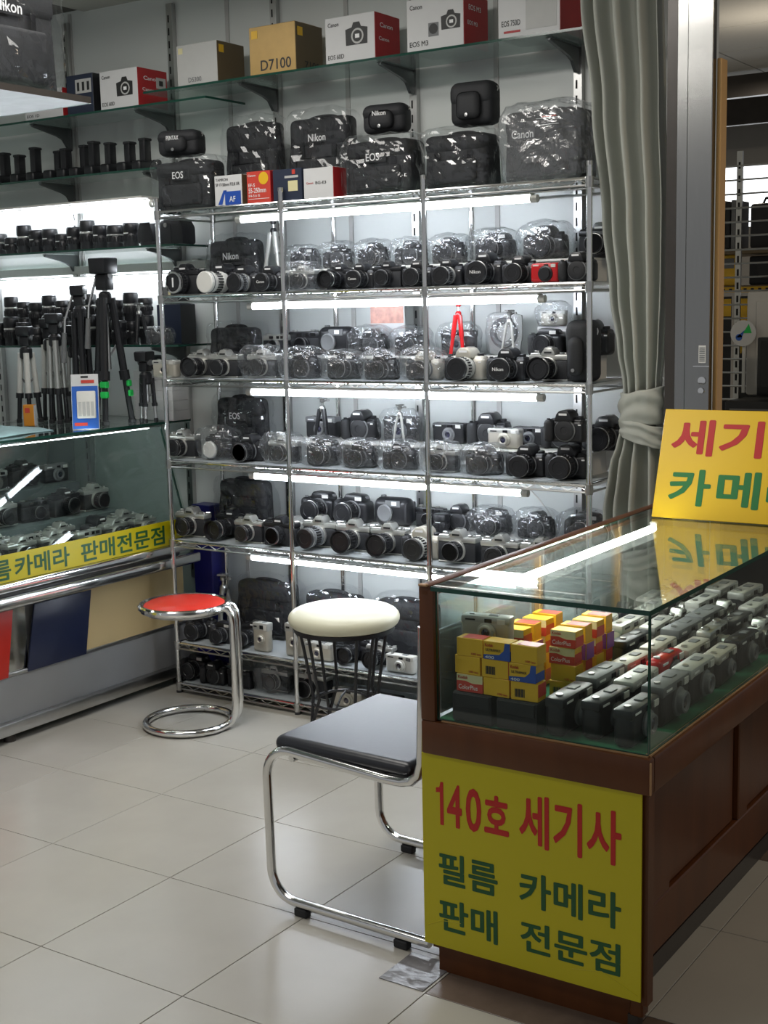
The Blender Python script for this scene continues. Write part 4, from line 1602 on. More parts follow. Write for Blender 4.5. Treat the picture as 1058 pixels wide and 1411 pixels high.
# red stool: one bent tube makes the foot loop and both uprights
t = thing('chrome_stool', 'low chrome stool with a round red vinyl seat', 'stool', (-3.232, 3.525, 0), math.radians(24))
SH = 0.455
b = MB()
b.lathe([(0, 0), (0.150, 0), (0.153, 0.008), (0.135, 0.020), (0.07, 0.025), (0, 0.026)], REDV, (0, 0, SH - 0.010), 'Z', 40)
link('seat', b.mesh('seat'), t)
b = MB()
b.tube(arc((0, 0), 0.158, 0, 2 * PI * 47 / 48, 47, SH - 0.004), 0.0135, CHROME, 10, True)
b.lathe([(0, -0.022), (0.14, -0.022), (0.155, -0.008)], CHROMED, (0, 0, SH - 0.006), 'Z', 30)
link('seat_ring', b.mesh('seat_ring'), t)['label'] = 'chrome ring round the red seat'
ra = 0.160
pts = []
e1, e2 = 0.020, -0.038
xx = 0.188
a1 = 0.55
loop = arc((0, 0), ra, a1, 2 * PI - a1, 36, 0.015)
def upright(y):
    return [(xx, y, SH - 0.075), (xx, y, 0.10), (xx - 0.004, y, 0.06), (xx - 0.016, y * 1.1, 0.030), (xx - 0.035, y * 1.5, 0.016)]
top = [(0.150, 0.030, SH - 0.004), (0.172, 0.030, SH - 0.010), (0.184, 0.030, SH - 0.030)]
u1 = [(xx, 0.030, SH - 0.06)] + upright(0.030)[1:]
u2 = [(xx, -0.030, SH - 0.06)] + upright(-0.030)[1:]
path = top + u1 + loop + u2[::-1] + [(p[0], -0.030, p[2]) for p in top[::-1]]
b = MB()
b.tube(path, 0.0135, CHROME, 12)
link('tube_frame', b.mesh('tube_frame'), t)

# cream stool with thin black rod legs
t = thing('cream_stool', 'round cream cushioned stool on thin black wire legs', 'stool', (-2.555, 3.575, 0), 0.3)
SH = 0.455
b = MB()
b.lathe([(0, 0), (0.165, 0), (0.176, 0.004), (0.184, 0.011), (0.189, 0.021), (0.190, 0.031), (0.187, 0.041), (0.180, 0.049), (0.168, 0.056), (0.15, 0.0615), (0.12, 0.065), (0.08, 0.067), (0, 0.068)], CREAM, (0, 0, SH - 0.012), 'Z', 56)
link('seat', b.mesh('seat'), t)
b = MB()
b.lathe([(0.168, 0), (0.172, 0), (0.172, 0.014), (0.168, 0.014)], BLACK, (0, 0, SH - 0.026), 'Z', 36)
link('seat_rim', b.mesh('seat_rim'), t)
for i in range(4):
    a = PI / 4 + i * PI / 2
    for s_ in (-0.20, 0.20):
        c = math.cos(a + s_)
        sn = math.sin(a + s_)
        c2, s2 = math.cos(a), math.sin(a)
        b = MB()
        b.tube([(c * 0.155, sn * 0.155, SH - 0.016), (c * 0.135, sn * 0.135, SH * 0.72), (c * 0.115, sn * 0.115, SH * 0.45),
                (c2 * 0.135, s2 * 0.135, SH * 0.22), (c2 * 0.165, s2 * 0.165, 0.008)], 0.0058, BLACK, 8)
        link('leg', b.mesh('leg'), t)
    b = MB()
    b.lathe([(0.010, 0), (0.010, 0.012), (0.006, 0.016)], RUBBER, (math.cos(a) * 0.165, math.sin(a) * 0.165, 0), 'Z', 10)
    link('rubber_foot', b.mesh('rubber_foot'), t)
b = MB()
b.tube(arc((0, 0), 0.118, 0, 2 * PI * 31 / 32, 31, SH * 0.40), 0.005, BLACK, 8, True)
for i in range(4):
    a = i * PI / 2
    b.tube([(0.11 * math.cos(a), 0.11 * math.sin(a), SH * 0.40), (0.05 * math.cos(a), 0.05 * math.sin(a), SH * 0.46), (0, 0, SH * 0.47)], 0.004, BLACK, 6)
link('stretcher_ring', b.mesh('stretcher_ring'), t)

# black chair with sled frame, facing into the shop
t = thing('sled_chair', 'chrome sled chair with a black vinyl seat beside the counter', 'chair', (-1.82, 2.715, 0), math.radians(-2))
SH = 0.435
W, Dp, R = 0.39, 0.44, 0.012


def sled(y):
    c = 0.075
    P = []
    def bend(cx, cz, a0, a1):
        for i in range(7):
            a = a0 + (a1 - a0) * i / 6
            P.append((cx + c * math.cos(a), y, cz + c * math.sin(a)))
    z0, z1 = 0.020 + R, SH - 0.024
    x0, x1 = -0.185, 0.225
    P.append((0.285, y, z0 + 0.0))
    bend(x0 + c - 0.012, z0 + c, -PI / 2, -PI)
    bend(x0 + c * 0.8, z1 - c * 0.8, PI, PI / 2)
    P.append((x1 - 0.06, y, z1 + 0.0))
    P.append((x1 - 0.012, y, z1 + 0.001))
    P.append((x1 + 0.014, y, z1 + 0.008))
    P.append((x1 + 0.034, y, z1 + 0.026))
    P.append((x1 + 0.044, y, z1 + 0.055))
    P.append((x1 + 0.050, y, z1 + 0.20))
    P.append((x1 + 0.056, y, z1 + 0.38))
    return P


for y in (-0.235, 0.235):
    b = MB()
    b.tube(sled(y), R, CHROME, 12)
    f = link('sled_frame', b.mesh('sled_frame'), t)
    for x in (-0.10, 0.205):
        b = MB()
        b.box((x, y, 0.0105), (0.040, 0.022, 0.021), RUBBER, 0.003, 1)
        link('rubber_glide', b.mesh('rubber_glide'), f)
b = MB()
b.tube([(0, -0.235, 0), (0, 0.235, 0)], 0.009, CHROME, 8)
me = b.mesh('cross_bar')
for x, z in ((-0.12, SH - 0.028), (0.15, SH - 0.028), (0.275, 0.033)):
    link('cross_bar', me, t, (x, 0, z))
b = MB()
b.box((0.022, 0, SH - 0.002), (0.415, 0.452, 0.042), VINYLK, 0.020, 6)
link('seat', b.mesh('seat'), t)
b = MB()
b.box((0, 0, 0.0), (0.024, 0.455, 0.20), VINYLK, 0.011, 3, M=Matrix.Translation((0.286, 0, SH + 0.24)) @ Matrix.Rotation(0.03, 4, 'Y'))
link('backrest', b.mesh('backrest'), t)

# ------------------------------------------------------------------ curtain, pillar, post
PROF = [(2.74, -1.842, -1.575, 1.0), (2.42, -1.818, -1.566, 1.0), (2.10, -1.778, -1.558, 1.0), (1.76, -1.742, -1.545, 0.95), (1.54, -1.716, -1.545, 0.9),
        (1.36, -1.690, -1.552, 0.75), (1.25, -1.672, -1.560, 0.6), (1.15, -1.668, -1.560, 0.55), (1.08, -1.690, -1.545, 0.65), (0.99, -1.716, -1.530, 0.85), (0.85, -1.735, -1.520, 1.0),
        (0.40, -1.745, -1.515, 1.0), (0.06, -1.745, -1.515, 1.0)]


def prof(z):
    for (za, a, c, k), (zb, a2, c2, k2) in zip(PROF, PROF[1:]):
        if zb <= z <= za:
            s_ = (za - z) / (za - zb)
            s_ = s_ * s_ * (3 - 2 * s_)
            return a + (a2 - a) * s_, c + (c2 - c) * s_, k + (k2 - k) * s_
    return PROF[-1][1:]


t = thing('curtain', 'grey-green curtain gathered and tied beside the rack', 'curtain', (0, 0, 0))
bm = bmesh.new()
NU, NZ = 150, 84
grid = []
for j in range(NZ + 1):
    z = 2.74 + (0.06 - 2.74) * j / NZ
    a, c, kf = prof(z)
    row = []
    for i in range(NU + 1):
        u = i / NU
        ph = 2 * PI * (0.1 + u * 5.0 + 0.42 * math.sin(u * 4.4 + 0.6) + 0.05 * math.sin(z * 2.1))
        d = 0.034 * kf * math.sin(ph) + 0.011 * math.sin(2 * ph + 0.8 + 0.4 * z) + 0.003 * math.sin(ph * 4.1 + 1)
        x = a + (c - a) * u + 0.008 * kf * math.sin(ph)
        bulge = -0.020 * math.sin(PI * u)
        row.append(bm.verts.new((x, 3.905 + d + bulge, z)))
    grid.append(row)
for j in range(NZ):
    for i in range(NU):
        bm.faces.new((grid[j][i], grid[j][i + 1], grid[j + 1][i + 1], grid[j + 1][i]))
me = bpy.data.meshes.new('cloth')
bm.to_mesh(me)
bm.free()
me.materials.append(CURT)
me.shade_smooth()
o = link('cloth', me, t)
md = o.modifiers.new('thickness', 'SOLIDIFY')
md.thickness = 0.003
# tie-back: a broad sash wrapped round the bundle, its end crossing below
for nm, zc, hh, rx, ry, cxx, tilt in (('tie_band', 1.178, 0.112, 0.070, 0.050, -1.618, 0.16), ('tie_tail', 1.106, 0.066, 0.073, 0.054, -1.612, -0.28)):
    bm = bmesh.new()
    rows = []
    n = 64
    for j in range(17):
        v = j / 16
        rw = []
        for i in range(n):
            an = 2 * PI * i / n
            fl = abs(v - 0.5) * 2
            k = 1.0 + 0.05 * (1 - fl) + (0.10 * (fl - 0.5) if nm == 'tie_tail' and v < 0.5 else 0)
            cr = 0.0045 * math.sin(13 * v + 3.0 * math.sin(an)) * (1 - fl * 0.5) + 0.004 * noise.noise(Vector((math.cos(an) * 3, v * 5 + math.sin(an) * 2, rx * 100)))
            x = (rx * k + cr) * math.cos(an)
            y = (ry * k + cr) * math.sin(an)
            z = zc + (v - 0.5) * hh + tilt * x + 0.006 * noise.noise(Vector((x * 20, v, 3)))
            rw.append(bm.verts.new((cxx + x, 3.893 + y, z)))
        rows.append(rw)
    for j in range(16):
        for i in range(n):
            bm.faces.new((rows[j][i], rows[j][(i + 1) % n], rows[j + 1][(i + 1) % n], rows[j + 1][i]))
    me = bpy.data.meshes.new(nm)
    bm.to_mesh(me)
    bm.free()
    me.materials.append(CURT)
    me.shade_smooth()
    o = link(nm, me, t)
    md = o.modifiers.new('thickness', 'SOLIDIFY')
    md.thickness = 0.004

# stainless shutter pillar, its dark guide slot, and the wooden post behind
b = MB()
b.box((-1.427, 3.865, 1.39), (0.076, 0.03, 2.78), STEEL, 0.002, 1)
p = structure('pillar', b)
b = MB()
b.box((-1.483, 3.872, 1.39), (0.034, 0.03, 2.78), STEEL, 0.002, 1)
link('guide_channel', b.mesh('guide_channel'), p)
b = MB()
b.box((-1.517, 3.889, 1.39), (0.040, 0.03, 2.78), STEELD)
link('guide_slot', b.mesh('guide_slot'), p)
b = MB()
b.box((-1.409, 3.8488, 1.347), (0.022, 0.0016, 0.052), WHITEP)
for i in range(8):
    b.box((-1.409, 3.8478, 1.327 + i * 0.0055), (0.017, 0.0008, 0.003), GREYP)
link('serial_sticker', b.mesh('serial_sticker'), p)
b = MB()
b.box((-1.412, 3.8485, 1.311), (0.05, 0.002, 0.003), CHROME)
link('seam', b.mesh('seam'), p)
b = MB()
b.lathe([(0.012, 0), (0.012, 0.003), (0.006, 0.004), (0, 0.004)], CHROME, (-1.409, 3.849, 1.268), 'Y', 18)
b.lathe([(0.009, 0), (0.009, 0.004), (0, 0.005)], CHROME, (-1.411, 3.849, 1.238), 'Y', 18)
link('lock', b.mesh('lock'), p)
b = MB()
b.box((-1.3805, 3.905, 1.10), (0.014, 0.05, 2.20), TAN, 0.002, 1)
structure('trim_1', b)

# ------------------------------------------------------------------ what stands on the rack: (x, kind, turn, size, description)
FRONT_2 = [
    (-3.508, 'slrRim', 0, 1.103, 'black camera with a chrome-rimmed lens'),
    (-3.352, 'whiteL', 0, 1.087, 'black camera with capped white lens'),
    (-3.211, 'dslrR', 0, 0.948, 'black camera with a grey-ringed zoom'),
    (-3.083, 'dslrCan', 0, 0.906, 'black camera with a lettered lens cap'),
    (-2.934, 'wC', 0, 0.853, 'silver camera in crumpled clear plastic'),
    (-2.794, 'slrBT', 0, 0.853, 'black camera with a long lens'),
    (-2.675, 'dslrCan', 0, 0.853, 'black camera with a lettered lens cap'),
    (-2.556, 'slrB', 0, 0.853, 'black film camera'),
    (-2.437, 'dslrL', 0, 0.853, 'black digital camera with capped lens'),
    (-2.319, 'dslrR', 0, 0.853, 'black digital camera with a grey-ringed lens'),
    (-2.184, 'dslrNik', 0, 1.023, 'black camera with a lettered lens cap'),
    (-2.047, 'dslrL', 0, 0.866, 'black digital camera with capped lens'),
    (-1.936, 'red', 0, 0.853, 'small red camera with a black front cap'),
    (-1.824, 'dslrC', 0, 0.879, 'black lensless camera by the post'),
]
BACK_2 = [
    (-3.045, 'wD', 0, 0.853, 'tallest black camera in clear plastic'),
    (-2.886, 'wA', 0, 0.853, 'black camera in crumpled plastic'),
    (-2.727, 'wB', 0, 0.853, 'black camera in loose crumpled plastic'),
    (-2.568, 'wA', 0, 0.853, 'black camera in crumpled plastic'),
    (-2.407, 'wB', 0, 0.879, 'black camera in peaked plastic'),
    (-2.226, 'wD', 0, 1.008, 'black camera in crumpled plastic'),
    (-2.025, 'wB', 0, 1.07, 'large black camera in loose clear plastic'),
    (-1.848, 'slrBg', 0, 1.07, 'black camera behind the right rack post'),
]
FRONT_3 = [
    (-3.589, 'cmpS', 0, 1.038, 'small silver compact camera'),
    (-3.453, 'slrSL', 0, 1.008, 'silver-topped camera with a large black lens'),
    (-3.311, 'slrSg', 0, 1.008, 'silver-topped camera with chrome-ringed lens'),
    (-3.144, 'wC', 0, 1.008, 'silver camera in crumpled plastic'),
    (-2.954, 'wA', 0, 0.992, 'black camera in crumpled plastic'),
    (-2.772, 'wD', 0, 0.934, 'black camera in shiny crumpled plastic'),
    (-2.6, 'wB', 0, 0.906, 'black camera in shiny crumpled plastic'),
    (-2.425, 'wW', 0, 0.948, 'pale camera in crumpled plastic'),
    (-2.262, 'dslrW', 0, 1.07, 'champagne-bodied camera with a silver lens'),
    (-2.103, 'dslrNik', 0, 1.038, 'black digital camera with capped lens'),
    (-1.957, 'slrSL', 0, 1.038, 'silver-topped film camera with big black cap'),
]
BACK_3 = [
    (-3.076, 'rfB', 0, 1.12, 'dark boxy camera'),
    (-2.916, 'uw', 0, 1.07, 'rounded black waterproof camera'),
    (-2.743, 'wA', 0, 0.934, 'black camera in plastic under the pink packet'),
    (-2.57, 'wB', 0, 0.893, 'black camera in crumpled plastic'),
    (-2.389, 'wThin', 0, 1.023, 'black camera in plastic behind the red tripod'),
    (-1.878, 'dslrC', 0, 1.12, 'black camera body behind the right post'),
]
FRONT_4 = [
    (-3.548, 'slrS', 0, 1.054, 'silver-topped film camera with black lens'),
    (-3.379, 'wCap', 0, 0.992, 'black camera in plastic with white lens cap'),
    (-3.217, 'dslrG', 0, 0.978, 'black camera with square-looking open lens'),
    (-3.057, 'wC', 0, 0.963, 'silver camera in shiny plastic'),
    (-2.877, 'wD', 0, 0.948, 'black camera in shiny plastic'),
    (-2.702, 'wB', 0, 0.906, 'black camera in shiny plastic'),
    (-2.531, 'wA', 0, 0.906, 'black camera in crumpled plastic'),
    (-2.362, 'wC', 0, 0.893, 'silver-humped camera in plastic'),
    (-2.191, 'wB', 0, 0.92, 'black camera in rounded plastic'),
    (-2.033, 'dslrL', 0, 1.023, 'black digital camera with capped lens'),
    (-1.885, 'dslrL', 0, 1.087, 'black digital camera, lower of a stacked pair'),
]
BACK_4 = [
    (-3.186, 'dslrC', 0, 1.12, 'black digital camera body'),
    (-3.003, 'cmpBg', 0, 1.12, 'black camera behind the dark mini tripod'),
    (-2.816, 'dslrC', 0, 1.087, 'black digital camera body with round body cap'),
    (-2.637, 'wThin', 0, 1.087, 'black camera in plastic behind a silver tripod'),
    (-2.44, 'cmpB', 0, 1.12, 'flat black compact camera'),
    (-2.267, 'dslrC', 0, 1.12, 'black digital camera body with round body cap'),
    (-2.12, 'cmpB', 0, 1.038, 'black compact behind a silver one'),
    (-1.983, 'dslrC', 0, 1.038, 'black digital camera body'),
    (-1.82, 'dslrL', 0, 1.12, 'black camera behind the right post'),
]
FRONT_5 = [
    (-3.523, 'slrS', 0, 1.12, 'silver-topped film camera with chrome hump frame'),
    (-3.368, 'slrBT', 0, 1.054, 'black film camera with a long lens'),
    (-3.222, 'slrS', 0, 1.008, 'silver-topped film camera'),
    (-3.073, 'slrBg', 0, 1.07, 'black film camera with open lens'),
    (-2.918, 'slrST', 0, 1.12, 'silver-topped camera with a fat zoom'),
    (-2.76, 'slrSL', 0, 1.103, 'silver-topped film camera with capped lens'),
    (-2.605, 'slrSL', 0, 1.087, 'silver-topped film camera with round cap'),
    (-2.451, 'dslrW', 0, 1.103, 'champagne-bodied camera with black zoom'),
    (-2.297, 'slrSg', 0, 1.12, 'silver-topped film camera with open lens'),
    (-2.129, 'slrS', 0, 1.07, 'silver-topped film camera'),
    (-1.977, 'slrS', 0, 1.07, 'silver-topped film camera half hidden by the counter'),
]
BACK_5 = [
    (-3.175, 'dslrC', 0, 1.12, 'black digital camera body'),
    (-3.011, 'bridge', 0, 1.103, 'black bulky camera with a fat lens'),
    (-2.857, 'bridge', 0, 1.103, 'black bulky camera with a fat lens'),
    (-2.678, 'uw', 0, 1.07, 'rounded black waterproof camera'),
    (-2.529, 'rfB', 0, 0.934, 'dark boxy camera'),
    (-2.4, 'dslrC', 0, 0.92, 'black digital camera body'),
    (-2.247, 'wD', 0, 0.934, 'black camera in a long clear bag'),
    (-2.072, 'wA', 0, 0.92, 'black camera in crumpled plastic'),
    (-1.888, 'wD', 0, 1.038, 'black camera in plastic behind the rack post'),
]
FRONT_6 = [
    (-3.504, 'dslrL', 0, 0.978, 'black camera near the left post'),
    (-3.376, 'bridgeS', 0, 0.853, 'black camera in the dark corner'),
    (-3.255, 'slrBT', 0, 0.866, 'black camera with a long lens'),
    (-3.154, 'cmpSv', 0, 0.992, 'silver compact camera standing on end'),
    (-2.995, 'cmpSv', 0, 1.12, 'pale compact camera standing on end'),
    (-2.884, 'cmpS', 0, 1.023, 'silver compact camera below the cream seat'),
    (-2.762, 'slrBT', 0, 0.853, 'black camera with a long zoom'),
    (-2.642, 'slrSL', 0, 0.853, 'silver-topped camera with black zoom'),
    (-2.52, 'cmpW', 0, 1.008, 'pale compact camera next to the counter'),
]
FRONT_7 = [
    (-3.535, 'bridgeS', 0, 0.963, 'black camera in the dark corner'),
    (-3.405, 'dslrC', 0, 0.879, 'black camera body in the shade'),
    (-3.283, 'rfB', 0, 0.879, 'black boxy camera in the shade'),
    (-3.132, 'wC', 0, 0.963, 'silver camera in a plastic bag'),
    (-2.948, 'slrSg', 0, 1.12, 'silver-topped film camera behind the stool legs'),
    (-2.755, 'cmpS', 0, 1.12, 'silver compact camera behind the stool legs'),
    (-2.589, 'cmpB', 0, 1.12, 'black compact camera next to the chair'),
]

TIER = {1: 'top', 2: 'second', 3: 'third', 4: 'fourth', 5: 'fifth', 6: 'sixth', 7: 'lowest'}
NAME = {'slr': 'film_camera', 'dslr': 'digital_camera', 'cmp': 'compact_camera', 'rf': 'rangefinder_camera', 'bridge': 'bridge_camera', 'uw': 'waterproof_camera',
        'red': 'compact_camera', 'white': 'digital_camera', 'w': 'wrapped_camera', 'lens': 'camera_lens', 'hood': 'lens_hood', 'drum': 'lens_case', 'mt': 'mini_tripod'}


def name_of(kind):
    for p in ('slr', 'dslr', 'cmp', 'rf', 'bridge', 'uw', 'red', 'white', 'lens', 'hood', 'drum', 'mt', 'w'):
        if kind.startswith(p):
            return NAME[p]


def extent(kind):
    k = K_(kind)
    y0 = min(v.co.y + p[4][1] for p in k.parts for v in p[1].vertices)
    y1 = max(v.co.y + p[4][1] for p in k.parts for v in p[1].vertices)
    return y0, y1


def put(kind, label, cat, x, y, z, rz=0.0, s=1.0, group=None):
    t = thing(name_of(kind), label, cat, (x, y, z), rz, group, s)
    return K_(kind).spawn(t)


def row(items, tier, which, z, yfront=None, yback=None):
    for i, (x, kind, yaw, s, desc) in enumerate(items):
        y0, y1 = extent(kind)
        y = yfront - y0 * s if yfront is not None else yback - y1 * s
        put(kind, '%s, %s from left, %s row, %s rack shelf' % (desc, ORD[i + 1], which, TIER[tier]), 'camera', x, y, z, math.radians(yaw), s,
            'cameras on the %s rack shelf' % TIER[tier])


LIN = 0.0022
RISE = 0.078
for n, fr, bk in ((2, FRONT_2, BACK_2), (3, FRONT_3, BACK_3), (4, FRONT_4, BACK_4), (5, FRONT_5, BACK_5), (6, FRONT_6, None), (7, FRONT_7, None)):
    z = RZ[n - 1] + LIN
    row(fr, n, 'front', z, yfront=3.843)
    if bk:
        x0 = -3.105 if n == 3 else -3.165
        x9 = -1.84
        t = thing('display_riser', 'white riser under the back row, %s rack shelf' % TIER[n], 'riser', ((x0 + x9) / 2, 4.060, z), group='white risers on the rack shelves')
        b = MB()
        L = x9 - x0
        b.box((0, 0, RISE - 0.004), (L, 0.138, 0.008), WHITEP, 0.001, 1)
        link('riser_top', b.mesh('riser_top'), t)
        for sx in (-1, 0, 1):
            b = MB()
            b.box((sx * (L / 2 - 0.006), 0, (RISE - 0.009) / 2), (0.008, 0.134, RISE - 0.009), WHITEP)
            link('riser_foot', b.mesh('riser_foot'), t)
        row([r for r in bk if r[0] > -3.10], n, 'back', z + RISE + 0.0005, yback=4.127)
Z = {n: RZ[n - 1] + LIN for n in range(1, 8)}

# stacked and single things among the rows
put('rfB', 'black boxy camera under a silver one, third rack shelf', 'camera', -3.20, 4.085, Z[3], 0, 0.95)
put('rfS', 'silver rangefinder camera on top of a black camera, third rack shelf', 'camera', -3.20, 4.085, Z[3] + 0.0815, 0, 0.95)
put('cmpS', 'silver compact in front of a black one, fourth rack shelf back row', 'camera', -2.17, 4.022, Z[4] + RISE + 0.0008, 0, 1.05)
put('dslrC', 'black camera stacked on another beside the right post, fourth rack shelf', 'camera', -1.872, 3.895, Z[4] + 0.1235, 0, 1.0)
put('lensS', 'short black lens standing between the rows, fifth rack shelf', 'lens', -2.44, 4.033, Z[5] + RISE + 0.0008, 0, 0.9)
t = thing('white_carton', 'small white carton under a wrapped compact, third rack shelf', 'box', (-2.02, 4.106, Z[3] + RISE + 0.0008))
kit_carton(0.12, 0.036, 0.096, WHITEC, LGREYC).spawn(t)
put('wCmp', 'pale compact camera in plastic on a small carton, third rack shelf', 'camera', -2.02, 4.096, Z[3] + RISE + 0.0992, 0, 0.78)
put('bridgeS', 'small black camera before a small carton, near the right post, third rack shelf', 'camera', -2.02, 4.050, Z[3] + RISE + 0.0008, 0, 0.92)

t = thing('camera_pouch', 'black soft pouch behind the right rack post, third rack shelf', 'bag', (-1.83, 3.925, Z[3]), 0, None, 1.0)
kit_leather_case(0.09, 0.20, 0.10).spawn(t)

# wrapped shoulder bags at the back left of each rack shelf
for n, h, w, tx, tag in ((2, 0.235, 0.275, 'Nikon', 'behind the white lens'), (3, 0.215, 0.265, None, 'with plain flap'), (4, 0.262, 0.265, 'EOS', 'with white lettering'), (5, 0.248, 0.275, None, 'with crossing folds')):
    k = kit_bag(w * 0.88, 0.070, h * 0.90, 20 + n, tx)
    t = thing('camera_bag', 'black bag in crinkled plastic %s, back left of %s rack shelf' % (tag, TIER[n]), 'bag', (-3.395 if n == 3 else -3.375, 4.076, Z[n]), 0, 'wrapped bags at the back of the rack')
    k.spawn(t)
for i, (x, w, h) in enumerate(((-3.275, 0.32, 0.262), (-2.945, 0.29, 0.245), (-2.61, 0.30, 0.25))):
    k = kit_bag(w * 0.88, 0.075, h * 0.90, 30 + i, None)
    t = thing('camera_bag', 'black bag in shiny plastic, %s from left, back of sixth rack shelf' % ORD[i + 1], 'bag', (x, 4.07, Z[6]), 0, 'wrapped bags at the back of the rack')
    k.spawn(t)

# small tripods on the rack
for key, lab, x, y, z, s in (('mtB', 'silver-legged tripod with black head, folded, second rack shelf', -3.185, 4.065, Z[2] + RISE, 0.93),
                             ('mtR', 'bright red mini tripod on the third rack shelf', -2.345, 4.012, Z[3] + RISE, 0.765),
                             ('mtS', 'silver mini tripod before the hanging blister pack, third rack shelf', -2.155, 4.03, Z[3] + RISE, 0.78),
                             ('mtK', 'thick-legged black mini tripod on the fourth rack shelf', -2.945, 4.018, Z[4] + RISE, 0.82),
                             ('mtS', 'slim silver mini tripod on the fourth rack shelf', -2.595, 4.012, Z[4] + RISE, 0.72)):
    put(key, lab, 'tripod', x, y, z + 0.0008, 1.05, s)
t = thing('blister_pack', 'clear blister pack holding grey webbing, back of third rack shelf', 'package', (-2.225, 4.128, Z[3] + RISE + 0.001))
b = MB()
b.prism([(-0.055, 0.0), (0.055, 0.0), (0.068, 0.06), (0.066, 0.135), (0.0, 0.15), (-0.066, 0.135), (-0.068, 0.06)], -0.003, 0.004, LGREYC, 'XZ', 0.001)
link('backing_card', b.mesh('backing_card'), t)
b = MB()
b.tube(arc((0, 0), 0.042, 0, 2 * PI * 23 / 24, 23, 0), 0.012, GREYP, 8, True, M=Matrix.Translation((0, -0.010, 0.075)) @ Matrix.Rotation(PI / 2, 4, 'X'))
link('webbing', b.mesh('webbing'), t)
b = MB()
b.crumple((0.13, 0.03, 0.145), FILM, 0.004, 8, 41, 5.0)
b.sharp = 0
link('clear_cover', b.mesh('clear_cover'), t, (0, -0.012, 0))
t = thing('snapshot_packet', 'clear packet with a pink snapshot at the back of third rack shelf', 'package', (-2.72, 4.1325, Z[3] + RISE + 0.001))
b = MB()
b.box((0, 0, 0.105), (0.155, 0.004, 0.21), WHITEC)
link('card', b.mesh('card'), t)
b = MB()
b.box((0, -0.0024, 0.160), (0.145, 0.0008, 0.09), PINKP)
link('snapshot', b.mesh('snapshot'), t)

# ------------------------------------------------------------------ the rack's top: bags, cases, cartons
ZT = Z[1]
for (x, y, z, w, d, h, sd, tx, tz, lab) in (
        (-3.460, 3.922, ZT, 0.275, 0.11, 0.185, 51, 'EOS', 0.62, 'black camera bag in crinkled plastic at the left end of the rack top'),
        (-3.262, 4.074, ZT, 0.250, 0.075, 0.325, 52, None, 0.6, 'tall black bag in crinkled plastic behind the blue and white carton'),
        (-2.942, 4.074, ZT, 0.276, 0.075, 0.318, 53, 'Nikon', 0.70, 'tall black bag in plastic with white lettering, behind the small cartons'),
        (-2.586, 3.945, ZT, 0.270, 0.12, 0.188, 54, 'EOS', 0.60, 'black bag in plastic under the lettered leather case'),
        (-2.280, 3.945, ZT, 0.240, 0.12, 0.182, 55, None, 0.6, 'black bag in plastic under the plain leather case')):
    t = thing('camera_bag', lab, 'bag', (x, y, z), 0, 'wrapped bags on top of the rack')
    kit_bag(w, d, h, sd, tx, None, 0.0, tz).spawn(t)
t = thing('camera_bag', 'black bag in cloudy plastic at the right end of the rack top', 'bag', (-1.966, 3.965, ZT), 0, 'wrapped bags on top of the rack')
kk = kit_bag(0.272, 0.14, 0.232, 56, 'Canon', FILMB, -0.06, 0.60)
b = MB()
b.box((0.03, -0.081, 0.186), (0.085, 0.002, 0.040), BLACKG)
b.box((0.03, -0.0825, 0.194), (0.08, 0.001, 0.0015), INKW)
b.box((0.03, -0.0825, 0.174), (0.08, 0.001, 0.0015), INKW)
b.box((0.035, -0.0825, 0.199), (0.05, 0.001, 0.004), REDK)
kk.add('hang_tag', b)
kk.spawn(t)
for x, y, z, w, h, d, tx, rz, lab in ((-3.52, 3.945, ZT + 0.206, 0.17, 0.098, 0.095, 'PENTAX', 0.25, 'black leather camera case lying on the bag at the left'),
                                      (-2.585, 3.955, ZT + 0.209, 0.165, 0.100, 0.075, 'Nikon', 0.10, 'black leather camera case with white lettering on the nose'),
                                      (-2.235, 3.955, ZT + 0.203, 0.155, 0.142, 0.085, None, 0.05, 'plain tall black leather camera case with rounded top')):
    t = thing('leather_case', lab, 'case', (x, y, z), rz, 'leather camera cases on the rack top')
    kit_leather_case(w, h, d, tx).spawn(t)

yb = 3.8425
k = kit_carton(0.130, 0.07, 0.108, WHITEC, BROWNC, None, 'TAMRON', None, None, INKK, INKK, (-0.058, 0.0, 0.088, 0.098))
b = MB()
b.box((0.022, -0.0356, 0.026), (0.074, 0.0008, 0.048), BLUEK)
b.prism([(-0.050, 0.004), (-0.030, 0.004), (-0.012, 0.055), (-0.022, 0.055)], -0.0358, -0.0352, BLUEK)
b.prism([(-0.016, 0.004), (-0.008, 0.004), (-0.008, 0.055), (-0.016, 0.055)], -0.0358, -0.0352, BLUEK)
k.add('blue_print', b)
k.text('SP 17-50mm F/2.8 XR', INKK, (-0.058, 0.055, 0.070, 0.081), 'front', -0.0364, 0.006, 0)
k.text('AF', INKW, (0.005, 0.034, 0.012, 0.032), 'front', -0.0364, 0.006, 0)
k.spawn(thing('lens_carton', 'white and blue lens carton on the rack top', 'box', (-3.215, yb + 0.036, ZT), 0, 'small cartons on the rack top'))
k = kit_carton(0.108, 0.075, 0.112, REDK, REDC, '55-250mm', 'Canon', None, (-0.046, 0.034, 0.036, 0.054), INKW, INKW, (-0.048, -0.012, 0.094, 0.102))
b = MB()
b.lathe([(0.022, 0), (0.022, 0.0006), (0, 0.0006)], YELK, (0.024, -0.0378, 0.086), 'Y', 24, M=None)
k.add('round_sticker', b)
k.text('EF-S', INKW, (-0.046, -0.016, 0.058, 0.070), 'front', -0.0382, 0.008, 0)
k.text('f/4-5.6 IS', INKW, (-0.046, 0.006, 0.022, 0.031), 'front', -0.0382, 0.008, 0)
b = MB()
